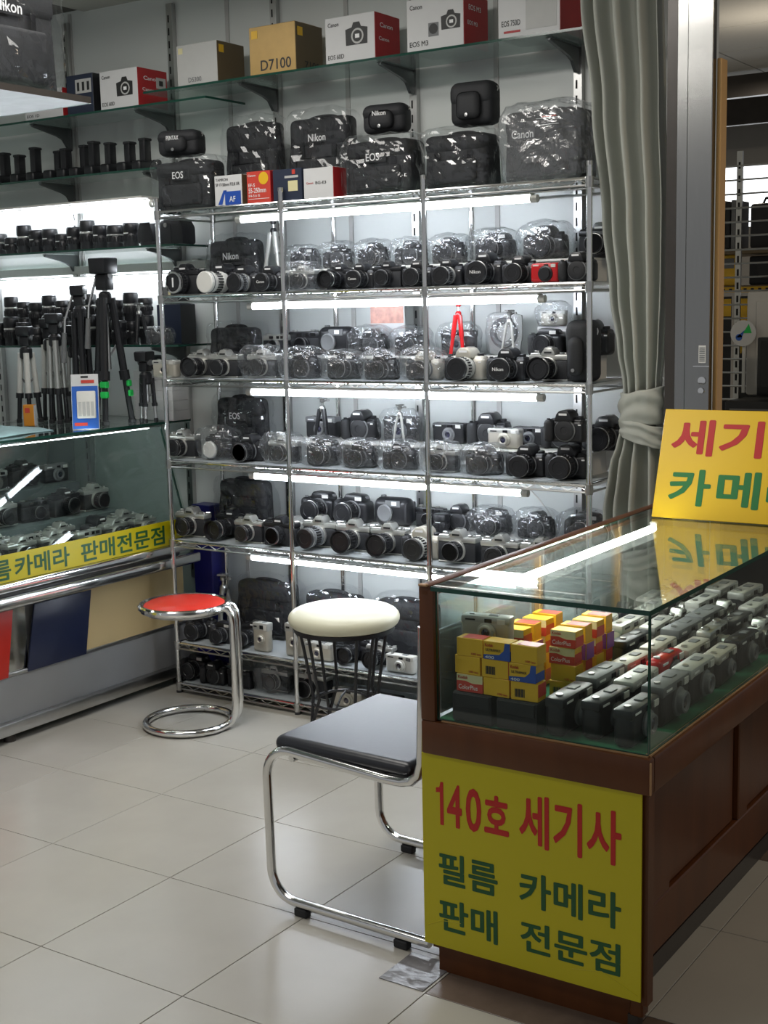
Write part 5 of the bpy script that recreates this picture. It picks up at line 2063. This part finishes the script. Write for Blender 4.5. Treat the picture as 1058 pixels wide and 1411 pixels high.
b.box((0.0, -0.0378, 0.015), (0.095, 0.0006, 0.0016), INKW)
k.add('white_line', b)
k.spawn(thing('lens_carton', 'red lens carton with a yellow round sticker on the rack top', 'box', (-3.073, yb + 0.0385, ZT), 0, 'small cartons on the rack top'))
k = kit_carton(0.128, 0.08, 0.110, NAVYB, NAVYB)
b = MB()
b.box((0.026, -0.0406, 0.050), (0.042, 0.0008, 0.036), CREAMK)
b.box((0.020, -0.0406, 0.082), (0.060, 0.0008, 0.008), LGREYC)
b.box((0.030, -0.0406, 0.098), (0.014, 0.0008, 0.016), REDK)
k.add('labels', b)
k.spawn(thing('lens_carton', 'dark navy carton with a square pale label on the rack top', 'box', (-2.943, yb + 0.041, ZT), 0, 'small cartons on the rack top'))
k = kit_carton(0.128, 0.08, 0.104, WHITEC, REDC, 'BG-E3', 'Canon', None, (-0.012, 0.034, 0.048, 0.058), INKK, INKR, (-0.052, -0.022, 0.050, 0.057))
k.spawn(thing('grip_carton', 'plain white carton with a dark red side on the rack top', 'box', (-2.806, yb + 0.041, ZT), 0, 'small cartons on the rack top'))

# ------------------------------------------------------------------ cartons on the upper glass shelves
YS = 4.075
Z1, Z2 = 2.305 + 0.0085, 2.352 + 0.0085
def carton(x, z, k, lab, d):
    k.spawn(thing('camera_carton', lab, 'box', (x, 3.975 + d / 2, z), 0, 'camera cartons on the upper glass shelves'))
W0 = 0.205
carton(-4.30, Z1, kit_carton(0.225, 0.15, 0.118, WHITEC, REDC, 'EOS 1D', 'Canon', (0.22, 0.55, 0.07)), 'white carton half hidden under the near glass shelf', 0.15)
k = kit_carton(0.150, 0.14, 0.155, NAVYB, BLACK)
b = MB()
b.box((0.022, -0.0706, 0.108), (0.09, 0.0008, 0.055), LGREYC)
for i in range(3):
    b.box((-0.006 + i * 0.028, -0.0714, 0.107), (0.013, 0.0008, 0.034), INKK, 0.0001, 1)
k.add('picture_label', b)
carton(-4.085, Z1, k, 'dark carton with three small pictures on a pale label', 0.14)
k = kit_carton(W0, 0.17, 0.150, WHITEC, REDC, 'EOS 60D', 'Canon', (0.16, 0.52, 0.085), side_print='Canon')
b = MB()
b.box((0.1042, 0.048, 0.10), (0.001, 0.055, 0.042), LGREYC)
b.box((0.1049, 0.048, 0.10), (0.001, 0.022, 0.020), INKK)
k.add('side_picture', b)
carton(-3.868, Z1, k, 'white camera carton with red side at the left, printed with a camera', 0.17)
k = kit_carton(0.200, 0.16, 0.152, LGREYC, BROWNC, 'D5300', None, None, (-0.045, 0.02, 0.012, 0.030), GREYP, sticker=(-0.40, 0.86, 0.022, CREAMK))
b = MB()
b.box((0.1016, -0.055, 0.125), (0.001, 0.028, 0.028), YELK)
k.add('yellow_tab', b)
carton(-3.455, Z2, k, 'silvery white carton with a dark brown side', 0.16)
k = kit_carton(0.212, 0.165, 0.172, GOLDC, BROWNC, 'D7100', None, None, (-0.055, 0.085, 0.014, 0.052), INKK, sticker=(-0.38, 0.84, 0.028, YELK))
b = MB()
b.box((0.1078, -0.055, 0.140), (0.001, 0.030, 0.030), YELK)
k.add('yellow_tab', b)
k.text('7100', INKK, (-0.03, 0.06, 0.014, 0.040), 'right', 0.1075, 0.01, 1)
carton(-3.092, Z2, k, 'gold carton with large dark number and brown side', 0.165)
carton(-2.748, Z2, kit_carton(0.210, 0.16, 0.158, WHITEC, REDC, 'EOS 60D', 'Canon', (0.14, 0.56, 0.090), side_print='Canon'), 'white camera carton with red side and one printed camera, right of the gold carton', 0.16)
k = kit_carton(0.222, 0.165, 0.172, WHITEC, REDC, 'EOS M3', 'Canon', (0.28, 0.50, 0.072), side_print='EOS M3')
b = MB()
b.box((-0.005, -0.0832, 0.066), (0.040, 0.0006, 0.044), GREYP)
b.lathe([(0.017, 0), (0.017, 0.0006), (0, 0.0006)], INKK, (-0.005, -0.0835, 0.068), 'Y', 20)
k.add('printed_lens', b)
carton(-2.400, Z2, k, 'white camera carton with a printed camera and lens beside it', 0.165)
k = kit_carton(0.222, 0.165, 0.175, WHITEC, REDC, 'EOS 750D', None, None, (-0.098, -0.030, 0.038, 0.056), INKK)
b = MB()
b.box((0.045, -0.0832, 0.090), (0.11, 0.0006, 0.14), LGREYC)
b.box((-0.06, -0.0832, 0.020), (0.06, 0.0006, 0.007), REDC)
k.add('faded_print', b)
carton(-2.048, Z2, k, 'white camera carton with a faded picture, nearest the curtain', 0.165)

# ------------------------------------------------------------------ battery grips, lenses on the wall shelves
ZA = 2.068 + 0.0085
for i, x in enumerate((-4.682, -4.567, -4.467, -4.360, -4.280, -4.205, -4.115, -4.022, -3.930, -3.845)):
    t = thing('battery_grip', 'black battery grip with upright stalk, %s from left on its glass shelf' % ORD[i + 1], 'camera grip', (x, 4.085, ZA), math.radians(90), 'battery grips on the glass shelf', 0.92)
    kit_battery_grip(i).spawn(t)
ZB = 1.768 + 0.0085
kinds = ['lensW', 'lensS', 'lensT', 'lens', 'lens', 'lensS', 'lens', 'lensT', 'lens', 'lensW', 'lens', 'hood', 'drum']
xs = [-4.735, -4.648, -4.566, -4.487, -4.405, -4.330, -4.255, -4.178, -4.100, -4.012, -3.926, -3.822, -3.70]
dsc = {'lensW': 'wide black lens with silver band', 'lensS': 'short black lens', 'lensT': 'tall black lens with silver band', 'lens': 'black lens',
       'hood': 'black petal lens hood', 'drum': 'domed black lens case'}
for i, (kd, x) in enumerate(zip(kinds, xs)):
    put(kd, '%s, %s from left on the upper lens shelf' % (dsc[kd], ORD[i + 1]), 'lens' if kd[:4] == 'lens' else 'lens hood' if kd == 'hood' else 'case', x, 4.065 if kd != 'drum' else 4.09, ZB, 0, 0.98 if kd != 'drum' else 0.92, 'things on the upper lens shelf')
ZC = 1.372 + 0.0085
rnd = random.Random(11)
xs = [-4.728, -4.646, -4.564, -4.482, -4.400, -4.318, -4.236, -4.154, -4.072, -3.990]
for i, x in enumerate(xs):
    kd = ['lens', 'lensT', 'lens', 'lensS', 'lensT', 'lens', 'lens', 'lensT', 'lensS', 'lens'][i]
    put(kd, '%s, %s from left, front row of lowest wall shelf' % (dsc[kd], ORD[i + 1]), 'lens', x, 4.030, ZC, rnd.uniform(-0.5, 0.5), 1.0, 'lenses on the lowest wall shelf')
for i, x in enumerate(xs + [-3.906]):
    lo, up = [('lens', 'lensT'), ('lensT', 'lensS'), ('lensW', 'lens')][i % 3]
    hlo = {'lens': 0.10, 'lensT': 0.125, 'lensW': 0.095}[lo]
    x = x - 0.01
    put(lo, '%s under another, %s from left, back of lowest wall shelf' % (dsc[lo].replace(' with silver band', ''), ORD[i + 1]), 'lens', x, 4.118, ZC, rnd.uniform(-0.5, 0.5), 0.95, 'lenses on the lowest wall shelf')
    put(up, '%s on another, %s from left, back of lowest wall shelf' % (dsc[up].replace(' with silver band', ''), ORD[i + 1]), 'lens', x, 4.118, ZC + hlo * 0.95 + 0.0005, rnd.uniform(-0.5, 0.5), 0.95, 'lenses on the lowest wall shelf')
k = kit_carton(0.13, 0.09, 0.16, NAVYB, BLACK)
k.spawn(thing('lens_carton', 'tall dark carton at the right end of the lowest wall shelf', 'box', (-3.77, 4.142, ZC)))
k = kit_carton(0.10, 0.07, 0.07, GREYP, BLACK, sticker=(0.1, 0.6, 0.02, CREAMK))
k.spawn(thing('filter_carton', 'small grey carton with pale sticker on the tall dark one', 'box', (-3.775, 4.142, ZC + 0.162)))
put('mtK', 'black mini tripod on the lowest wall shelf', 'tripod', -3.875, 4.035, ZC, 0.3, 0.85)
put('wD', 'flash unit shape in silvery crumpled plastic at the lowest wall shelf end', 'camera', -3.745, 4.03, ZC, 0.1, 0.66)

# near bag at the top left
t = thing('camera_bag', 'big black bag in clear plastic on the thick glass shelf', 'bag', (-3.36, 2.86, 2.182), math.radians(90))
kit_bag(0.44, 0.22, 0.37, 61, 'Nikon', None, 0.015, 0.63, 0.036).spawn(t)

# ------------------------------------------------------------------ on the left showcase
TZ2 = TZ + 0.0002
TRI = [('wide black tripod with green clips and a big black head', -3.90, 3.872, 0.665, BLACK, BLACK, GREENL, 0.085, 0.016, True),
       ('champagne-legged tripod at the left end', -4.290, 3.79, 0.40, WHITEP, BLACK, None, 0.050, 0.012, False),
       ('silver-legged tripod standing close behind the black ones', -4.135, 3.81, 0.45, SILVER, BLACK, None, 0.036, 0.012, False),
       ('black tripod with a bare steel handle next to the blister card', -4.035, 3.86, 0.56, BLACK, GREYP, None, 0.036, 0.013, True),
       ('slim grey tripod behind the silver-legged one', -4.155, 3.93, 0.40, SILVER, GREYP, None, 0.036, 0.009, False),
       ('tall pale-legged tripod with a dark head, second from left end', -4.285, 3.915, 0.43, WHITEP, BLACK, None, 0.040, 0.011, False),
       ('short black tripod right of the green-clipped one', -3.795, 3.972, 0.29, BLACK, CHROMED, None, 0.034, 0.009, False)]
for lab, x, y, h, m, lo, clip, sp, rd, hd in TRI:
    t = thing('tripod', lab + ' on the left showcase', 'tripod', (x, y, TZ2), 0.5 if x < -3.95 else 0.15, 'tripods on the left showcase')
    kit_tripod(h, m, lo, sp, 0.14 if h > 0.6 else 0.09, rd, 'pan', clip, hd).spawn(t)
for i in range(5):
    t = thing('white_carton', 'flat white carton, %s in the stack on the showcase' % ['lowest', 'second from bottom', 'middle one', 'second from top', 'topmost'][i], 'box', (-3.845, 4.112, TZ2 + i * 0.0415), 0, 'flat white cartons stacked on the showcase')
    k = kit_carton(0.215, 0.10, 0.041, WHITEC, LGREYC)
    b = MB()
    b.box((-0.05, -0.0505, 0.02), (0.02, 0.0008, 0.006), GREYP)
    k.add('finger_tab', b)
    k.spawn(t)
t = thing('leather_pouch', 'flat black leather pouch on the stack of white cartons', 'case', (-3.885, 4.112, TZ2 + 0.2085))
b = MB()
b.box((0, 0, 0.03), (0.11, 0.07, 0.06), BLACKM, 0.018, 3)
link('pouch_body', b.mesh('pouch_body'), t)
b = MB()
b.box((0.01, -0.033, 0.034), (0.06, 0.008, 0.036), BLACKG, 0.003, 1)
link('pouch_flap', b.mesh('pouch_flap'), t)
t = thing('charger_card', 'blue and white battery charger blister card', 'package', (-3.806, 3.640, TZ2), math.radians(38), None, None, (math.radians(-7), 0, math.radians(38)))
b = MB()
b.box((0, 0, 0.107), (0.105, 0.003, 0.214), WHITEC, 0.0012, 1)
link('card', b.mesh('card'), t)
b = MB()
b.box((0, -0.0022, 0.085), (0.100, 0.0012, 0.165), BLUEP)
b.box((0.012, -0.0030, 0.185), (0.05, 0.001, 0.012), REDK)
b.box((-0.018, -0.0032, 0.020), (0.05, 0.001, 0.012), REDK)
link('printed_field', b.mesh('printed_field'), t)
b = MB()
b.box((0.006, -0.012, 0.095), (0.072, 0.018, 0.105), WHITEP, 0.004, 2)
for i in range(4):
    b.box((-0.018 + i * 0.016, -0.0215, 0.078), (0.011, 0.002, 0.055), LGREYC, 0.001, 1)
link('charger', b.mesh('charger'), t)
b = MB()
b.box((0, -0.0018, 0.203), (0.028, 0.001, 0.008), INKK)
link('hang_hole', b.mesh('hang_hole'), t)
t = thing('cleaning_box', 'small orange and white box behind the cloth on the showcase', 'box', (-4.165, 3.68, TZ2), 0.5)
kit_carton(0.045, 0.030, 0.085, ORANGE, WHITEC, sticker=(-0.1, 0.75, 0.02, REDK)).spawn(t)
t = thing('leather_case', 'dark rounded case at the left edge on the showcase', 'case', (-4.335, 3.49, TZ2), 0.3)
kit_leather_case(0.15, 0.30, 0.12).spawn(t)
# cloth thrown on the glass
t = thing('cloth', 'pale blue wiping cloth lying on the left showcase', 'cloth', (0, 0, 0))
bm = bmesh.new()
g = []
for j in range(25):
    rw = []
    for i in range(31):
        u, v = i / 30, j / 24
        x = -4.20 + 0.34 * v + 0.03 * math.sin(u * 5)
        y = 3.02 + 0.56 * u + 0.04 * math.sin(v * 4)
        z = TZ2 + 0.003 + 0.012 * max(0, noise.noise(Vector((u * 4, v * 4, 2)))) + 0.035 * max(0, 1 - abs(u - 0.7) * 5) * (1 - v) + 0.014 * max(0, 1 - abs(v - 0.9) * 9) * max(0, 1 - abs(u - 0.55) * 3)
        rw.append(bm.verts.new((x, y, z)))
    g.append(rw)
for j in range(24):
    for i in range(30):
        bm.faces.new((g[j][i], g[j][i + 1], g[j + 1][i + 1], g[j + 1][i]))
me = bpy.data.meshes.new('cloth_sheet')
bm.to_mesh(me)
bm.free()
me.materials.append(CYANC)
me.shade_smooth()
o = link('cloth_sheet', me, t)
o.modifiers.new('thickness', 'SOLIDIFY').thickness = 0.002
o.modifiers['thickness'].offset = 1

# ------------------------------------------------------------------ inside the left showcase
rows = [(-3.765, 0.5965, ['slrS', 'cmpS', 'slrSg', 'slrSL', 'rfS', 'slrSL', 'slrST']), (-3.893, 0.5965, ['dslrL', 'slrSg', 'slrS', 'rfS', 'slrSL', 'dslrC', 'slrS']),
        (-4.055, 0.6955, ['bridge', 'slrB', 'dslrC', 'slrS', 'rfB', 'slrBg', 'slrSg']), (-4.295, 0.8005, ['rfB', 'dslrC', 'cmpBg', 'slrB', 'rfS', 'slrB', 'cmpBg'])]
rn = ['row nearest the leaning glass', 'second row from the glass', 'third row, on the lower step', 'rear row, on the top step']
DSC = {'slrS': 'silver-topped film camera', 'slrSg': 'silver-topped camera with open lens', 'slrSL': 'silver-topped camera with big lens', 'cmpS': 'silver compact camera', 'cmpB': 'black compact camera', 'wC': 'silver camera in plastic',
       'rfS': 'silver rangefinder camera', 'rfB': 'black rangefinder camera', 'dslrL': 'black digital camera', 'dslrC': 'black camera body', 'slrB': 'black film camera', 'slrBg': 'black camera with open lens', 'bridge': 'bulky black camera', 'slrST': 'silver-topped camera with grey zoom',
       'cmpBg': 'black compact with grey top', 'cmpBS': 'black compact with silver top', 'cmpBW': 'black compact with pale top', 'cmpW': 'pale compact camera', 'red': 'small red camera'}
rnd = random.Random(5)
for (x, z, ks), rname in zip(rows, rn):
    for i, kd in enumerate(ks[::-1]):
        y = 3.915 - i * 0.166
        y0, y1 = extent(kd)
        s = min(1.05, 0.126 / (y1 - y0))
        xx = x + (y0 + y1) * 0.5 * s
        put(kd, '%s, %s from the far end, %s' % (DSC[kd], ORD[i + 1], rname), 'camera', min(xx, -3.69 + y0 * s) if x > -3.8 else xx, y, z, math.radians(90 + rnd.uniform(-5, 5)), s, 'cameras inside the left showcase')

# ------------------------------------------------------------------ inside the right counter
FZ = 0.5985
KS = ['cmpBS', 'cmpBW', 'cmpW', 'cmpB', 'rfS', 'cmpS', 'cmpBg', 'cmpBS', 'cmpS', 'cmpBW', 'cmpBS']
rnd = random.Random(8)
cols = [-1.043, -1.120, -1.197, -1.274, -1.351, -1.428]
for j in range(8):
    for i, x in enumerate(cols):
        y = 2.512 + j * 0.166 + (0.018 if i % 2 else 0.0)
        if x < -1.24 and y < 3.02:
            continue
        kd = rnd.choice(KS)
        s = rnd.uniform(1.20, 1.30)
        if i == 1 and j == 2:
            kd = 'red'
        if x < -1.40:
            kd, s = rnd.choice(['cmpS', 'cmpB']), 1.15
        if j >= 4 and rnd.random() < 0.3:
            kd = rnd.choice(['slrS', 'slrSg', 'rfS', 'slrB'])
        if kd[:2] in ('rf', 'sl'):
            s = 1.12
        d0, d1 = extent(kd)
        s = min(s, 0.0745 / (d1 - d0)) if kd[:2] != 'sl' else 0.80
        put(kd, '%s, %s from the aisle glass, %s row from counter front' % (DSC.get(kd), ORD[i + 1], ORD[j + 1]), 'camera', x + 0.5 * (d0 + d1) * s, y, FZ, math.radians(90 + rnd.uniform(-3, 3)), s, 'compact cameras inside the counter')
for l, (kd, lab) in enumerate((('cmpS', 'lowest'), ('cmpBg', 'middle'), ('cmpS', 'topmost'))):
    put(kd, '%s, %s of the stack behind the front film boxes' % (DSC[kd], lab), 'camera', -1.428, 2.555, FZ + (0, 0.0705, 0.150)[l], math.radians((4, -6, 8)[l]), 1.0, 'compact cameras inside the counter')
for i, (x, w) in enumerate(((-1.402, 0.10), (-1.292, 0.10))):
    t = thing('camera_pouch', 'black pouch under the yellow film boxes, %s one' % ('left' if i == 0 else 'right'), 'case', (x, 2.462, FZ), 0)
    b = MB()
    b.box((0, 0, 0.034), (w, 0.062, 0.068), BLACKM, 0.006, 2)
    link('pouch_body', b.mesh('pouch_body'), t)
    b = MB()
    b.box((0, -0.0315, 0.05), (w * 0.9, 0.004, 0.03), BLACKM, 0.001, 1)
    link('pouch_flap', b.mesh('pouch_flap'), t)
STY = {'plain': 'plain yellow film box', 'bar': 'yellow film box with bar code', 'colour': 'red and cream printed film box', 'blue': 'blue and yellow film box', 'purple': 'yellow film box with purple end'}
FB = {s_: kit_film_box(s_) for s_ in STY}
for c, (x, dz, st) in enumerate(((-1.412, 0.0, ('colour', 'plain', 'plain')), (-1.345, 0.0, ('plain', 'bar', 'blue')), (-1.278, 0.0, ('bar', 'blue', 'plain')))):
    for l, s_ in enumerate(st):
        t = thing('film_box', '%s, %s column, %s layer of the front pile' % (STY[s_], ('left', 'middle', 'right')[c], ('bottom', 'middle', 'top')[l]), 'film box',
                  (x + (0.002, -0.002, 0.003)[l], 2.458, FZ + 0.0685 + l * 0.0405), (0.02, -0.04, 0.03)[(c + l) % 3], 'film boxes inside the counter')
        FB[s_].spawn(t)
for c, (x, ya, n, hgt) in enumerate(((-1.428, 2.68, 4, 4), (-1.315, 2.72, 4, 4))):
    for d in range(n):
        for l in range(hgt):
            s_ = ['bar', 'plain', 'colour', 'colour'][l] if d % 2 == 0 else ['plain', 'bar', 'purple', 'plain'][l]
            t = thing('film_box', '%s, %s from front, layer %s up, rear %s pile' % (STY[s_], ORD[d + 1], ORD[l + 1], ('left', 'right')[c]), 'film box',
                      (x + 0.004 * ((d + l) % 2), ya + d * 0.058, FZ + l * 0.0405), (0.03, -0.02)[(d + l) % 2], 'film boxes inside the counter')
            FB[s_].spawn(t)

t = thing('snack_box', 'dark blue box with red emblem between showcase and rack', 'box', (-3.632, 4.125, 0.0), 0)
b = MB()
b.box((0, 0, 0.36), (0.10, 0.08, 0.72), mat('deep_blue_card', (0.015, 0.015, 0.16), 0.4), 0.003, 1)
link('carton', b.mesh('carton'), t)
b = MB()
b.box((0.02, -0.0405, 0.665), (0.042, 0.0012, 0.05), REDK)
b.box((0.02, -0.0410, 0.645), (0.042, 0.0012, 0.012), WHITEC)
link('emblem', b.mesh('emblem'), t)
put('mtS', 'small silver tripod on the sixth rack shelf behind the red stool', 'tripod', -3.503, 4.06, Z[6], 0.3, 1.20)

# ------------------------------------------------------------------ the next stall, seen past the wooden post
GY = 5.20
t = thing('wire_grid', 'chrome wire grid panel of the next stall', 'rack', (0, 0, 0))
z = 1.06
i = 0
while z < 2.07:
    b = MB()
    b.tube([(-2.35, GY, z), (-1.30, GY, z)], 0.0042, CHROME, 6)
    link('wire', b.mesh('wire'), t)
    z += 0.0535
for x in (-2.25, -1.765, -1.32):
    b = MB()
    b.box((x, GY + 0.012, 1.04), (0.022, 0.012, 2.08), CHROMED)
    u = link('upright', b.mesh('upright'), t)
    b = MB()
    for k_ in range(38):
        b.box((x, GY + 0.0055, 0.12 + k_ * 0.0515), (0.008, 0.001, 0.026), SLOT)
    link('slots', b.mesh('slots'), u)
t = thing('stall_shelving', 'brown shelves of the next stall behind the wire grid', 'shelf', (0, 0, 0))
for z in (1.700, 1.555, 1.0515):
    b = MB()
    b.box((-1.95, 5.52, z), (1.2, 0.34, 0.02), BROWNC, 0.002, 1)
    link('board', b.mesh('board'), t)
for x in (-2.54, -1.36):
    b = MB()
    b.box((x, 5.52, 1.43), (0.02, 0.34, 0.74), BROWNC)
    link('side', b.mesh('side'), t)
b = MB()
b.box((-1.95, 5.347, 1.548), (1.2, 0.006, 0.022), YELK)
for k_ in range(40):
    b.box((-2.53 + k_ * 0.03, 5.343, 1.548), (0.012, 0.003, 0.010), INKK)
link('tape_strip', b.mesh('tape_strip'), t)


def stall(name, lab, cat, loc, mb, part):
    t = thing(name, lab, cat, loc)
    link(part, mb.mesh(part), t)
    return t


b = MB(); b.box((0, 0, 0.09), (0.17, 0.12, 0.18), BLACKM, 0.012, 2)
t = stall('equipment_case', 'black case on the upper shelf of the next stall', 'case', (-1.70, 5.46, 1.711), b, 'case_body')
b = MB(); b.tube([(-0.04, -0.03, 0.178), (-0.03, -0.03, 0.20), (0.03, -0.03, 0.20), (0.04, -0.03, 0.178)], 0.006, RUBBER, 8); link('case_handle', b.mesh('case_handle'), t)
b = MB()
for k_ in range(4):
    b.box((-0.035 + k_ * 0.024, 0, 0.10), (0.018, 0.10, 0.20 - 0.01 * (k_ % 2)), (GREYP, RUBBER)[k_ % 2], 0.002, 1)
stall('bracket_bundle', 'grey upright brackets on the upper shelf of the next stall', 'hardware', (-1.87, 5.46, 1.711), b, 'brackets')
b = MB(); b.box((0, 0, 0.062), (0.06, 0.08, 0.124), YELK, 0.003, 1); b.box((0, -0.041, 0.09), (0.05, 0.002, 0.04), GREYP)
stall('yellow_package', 'yellow package on the second shelf of the next stall', 'package', (-1.875, 5.45, 1.566), b, 'carton')
b = MB(); b.box((0, 0, 0.058), (0.14, 0.09, 0.116), BLACKM, 0.008, 2)
t = stall('speaker_box', 'black box on the second shelf of the next stall', 'box', (-1.72, 5.46, 1.566), b, 'box_body')
b = MB(); b.lathe([(0.035, 0), (0.035, 0.004), (0.02, 0.006), (0, 0.003)], RUBBER, (0, -0.046, 0.058), 'Y', 18); link('speaker_cone', b.mesh('speaker_cone'), t)
# things below, on the stall's counter
b = MB()
b.box((-1.75, 5.42, 0.53), (1.0, 0.30, 1.02), BROWNC, 0.004, 1)
t = thing('stall_counter', 'dark brown counter of the next stall', 'counter', (0, 0, 0))
link('counter_body', b.mesh('counter_body'), t)
for x, lab in ((-1.905, 'left'), (-1.740, 'right')):
    t = thing('banner_card', 'yellow and black striped card below the tape strip, %s one' % lab, 'card', (x, 5.33, 1.0416))
    b = MB(); b.box((0, 0, 0.24), (0.15, 0.006, 0.48), INKK, 0.001, 1); link('card', b.mesh('card'), t)
    b = MB()
    b.prism([(-0.074, 0.25), (-0.045, 0.25), (0.010, 0.47), (-0.074, 0.47)], -0.0040, -0.0032, YELK)
    b.prism([(0.03, 0.40), (0.074, 0.40), (0.074, 0.47), (0.045, 0.47)], -0.0040, -0.0032, YELK)
    link('stripes', b.mesh('stripes'), t)
t = thing('foam_box', 'white foam box lid standing in the next stall', 'box', (-1.545, 5.13, 1.135))
b = MB(); b.box((0, 0, 0.203), (0.30, 0.045, 0.40), FOAM, 0.012, 2); link('lid', b.mesh('lid'), t)
b = MB(); b.box((0.01, -0.024, 0.20), (0.24, 0.004, 0.33), FOAM, 0.002, 1); link('lid_rim', b.mesh('lid_rim'), t)
t = thing('round_sign', 'round white sign with blue and green emblem in the next stall', 'sign', (-1.694, 5.075, 1.379))
b = MB(); b.lathe([(0.050, 0), (0.050, 0.004), (0, 0.004)], WHITEC, (0, 0, 0), 'Y', 30); link('disc', b.mesh('disc'), t)
b = MB(); b.prism([(0.0, 0.0), (0.034, 0.0), (0.022, 0.036)], -0.0048, -0.0040, GREENL); link('green_mark', b.mesh('green_mark'), t)
b = MB(); b.lathe([(0.013, 0.004), (0.013, 0.0048), (0, 0.0048)], BLUEP, (-0.016, 0, -0.016), 'Y', 18)
b.prism([(-0.028, -0.016), (-0.004, -0.016), (0.006, 0.012)], -0.0048, -0.0040, BLUEP); link('blue_mark', b.mesh('blue_mark'), t)
b = MB(); b.box((0, 0.012, -0.10), (0.012, 0.010, 0.26), WHITEP); link('sign_stick', b.mesh('sign_stick'), t)
t = thing('black_monitor', 'black monitor standing at the right edge in the next stall', 'monitor', (-1.487, 5.0, 1.135))
b = MB(); b.box((0, 0, 0.12), (0.24, 0.05, 0.22), BLACK, 0.006, 2); link('monitor_case', b.mesh('monitor_case'), t)
b = MB(); b.box((0, -0.026, 0.13), (0.21, 0.002, 0.17), BLACKG); link('screen', b.mesh('screen'), t)
t = thing('printer', 'black box printer with two hooks in the next stall', 'printer', (-1.495, 4.985, 0.0))
b = MB(); b.box((0, 0, 0.582), (0.40, 0.22, 1.10), BLACK, 0.008, 2); link('printer_body', b.mesh('printer_body'), t)
b = MB(); b.box((0, -0.111, 1.10), (0.36, 0.004, 0.006), GREYP); b.box((-0.02, -0.112, 1.06), (0.30, 0.003, 0.04), BLACKG); link('paper_slot', b.mesh('paper_slot'), t)

b = MB()
b.box((-3.0, 9.05, 1.0), (2.4, 0.1, 2.0), mat('far_grey_wall', (0.25, 0.24, 0.22), 0.8))
b.box((-3.0, 9.05, 2.60), (2.4, 0.1, 0.38), mat('far_grey_wall', (0.25, 0.24, 0.22), 0.8))
structure('wall_far', b)
b = MB()
b.box((-3.0, 9.04, 2.20), (2.4, 0.02, 0.40), DAYL)
w = structure('window_1', b)
b = MB()
for x in (-3.6, -3.04, -2.6):
    b.box((x, 9.02, 2.20), (0.02, 0.03, 0.40), WHITEP)
link('window_frame', b.mesh('window_frame'), w)
for y, z, hh, nm in ((7.6, 2.70, 0.12, 'trim_2'), (8.3, 2.66, 0.16, 'trim_3')):
    b = MB()
    b.box((-2.6, y, z), (3.2, 0.05, hh), STEELD)
    structure(nm, b)
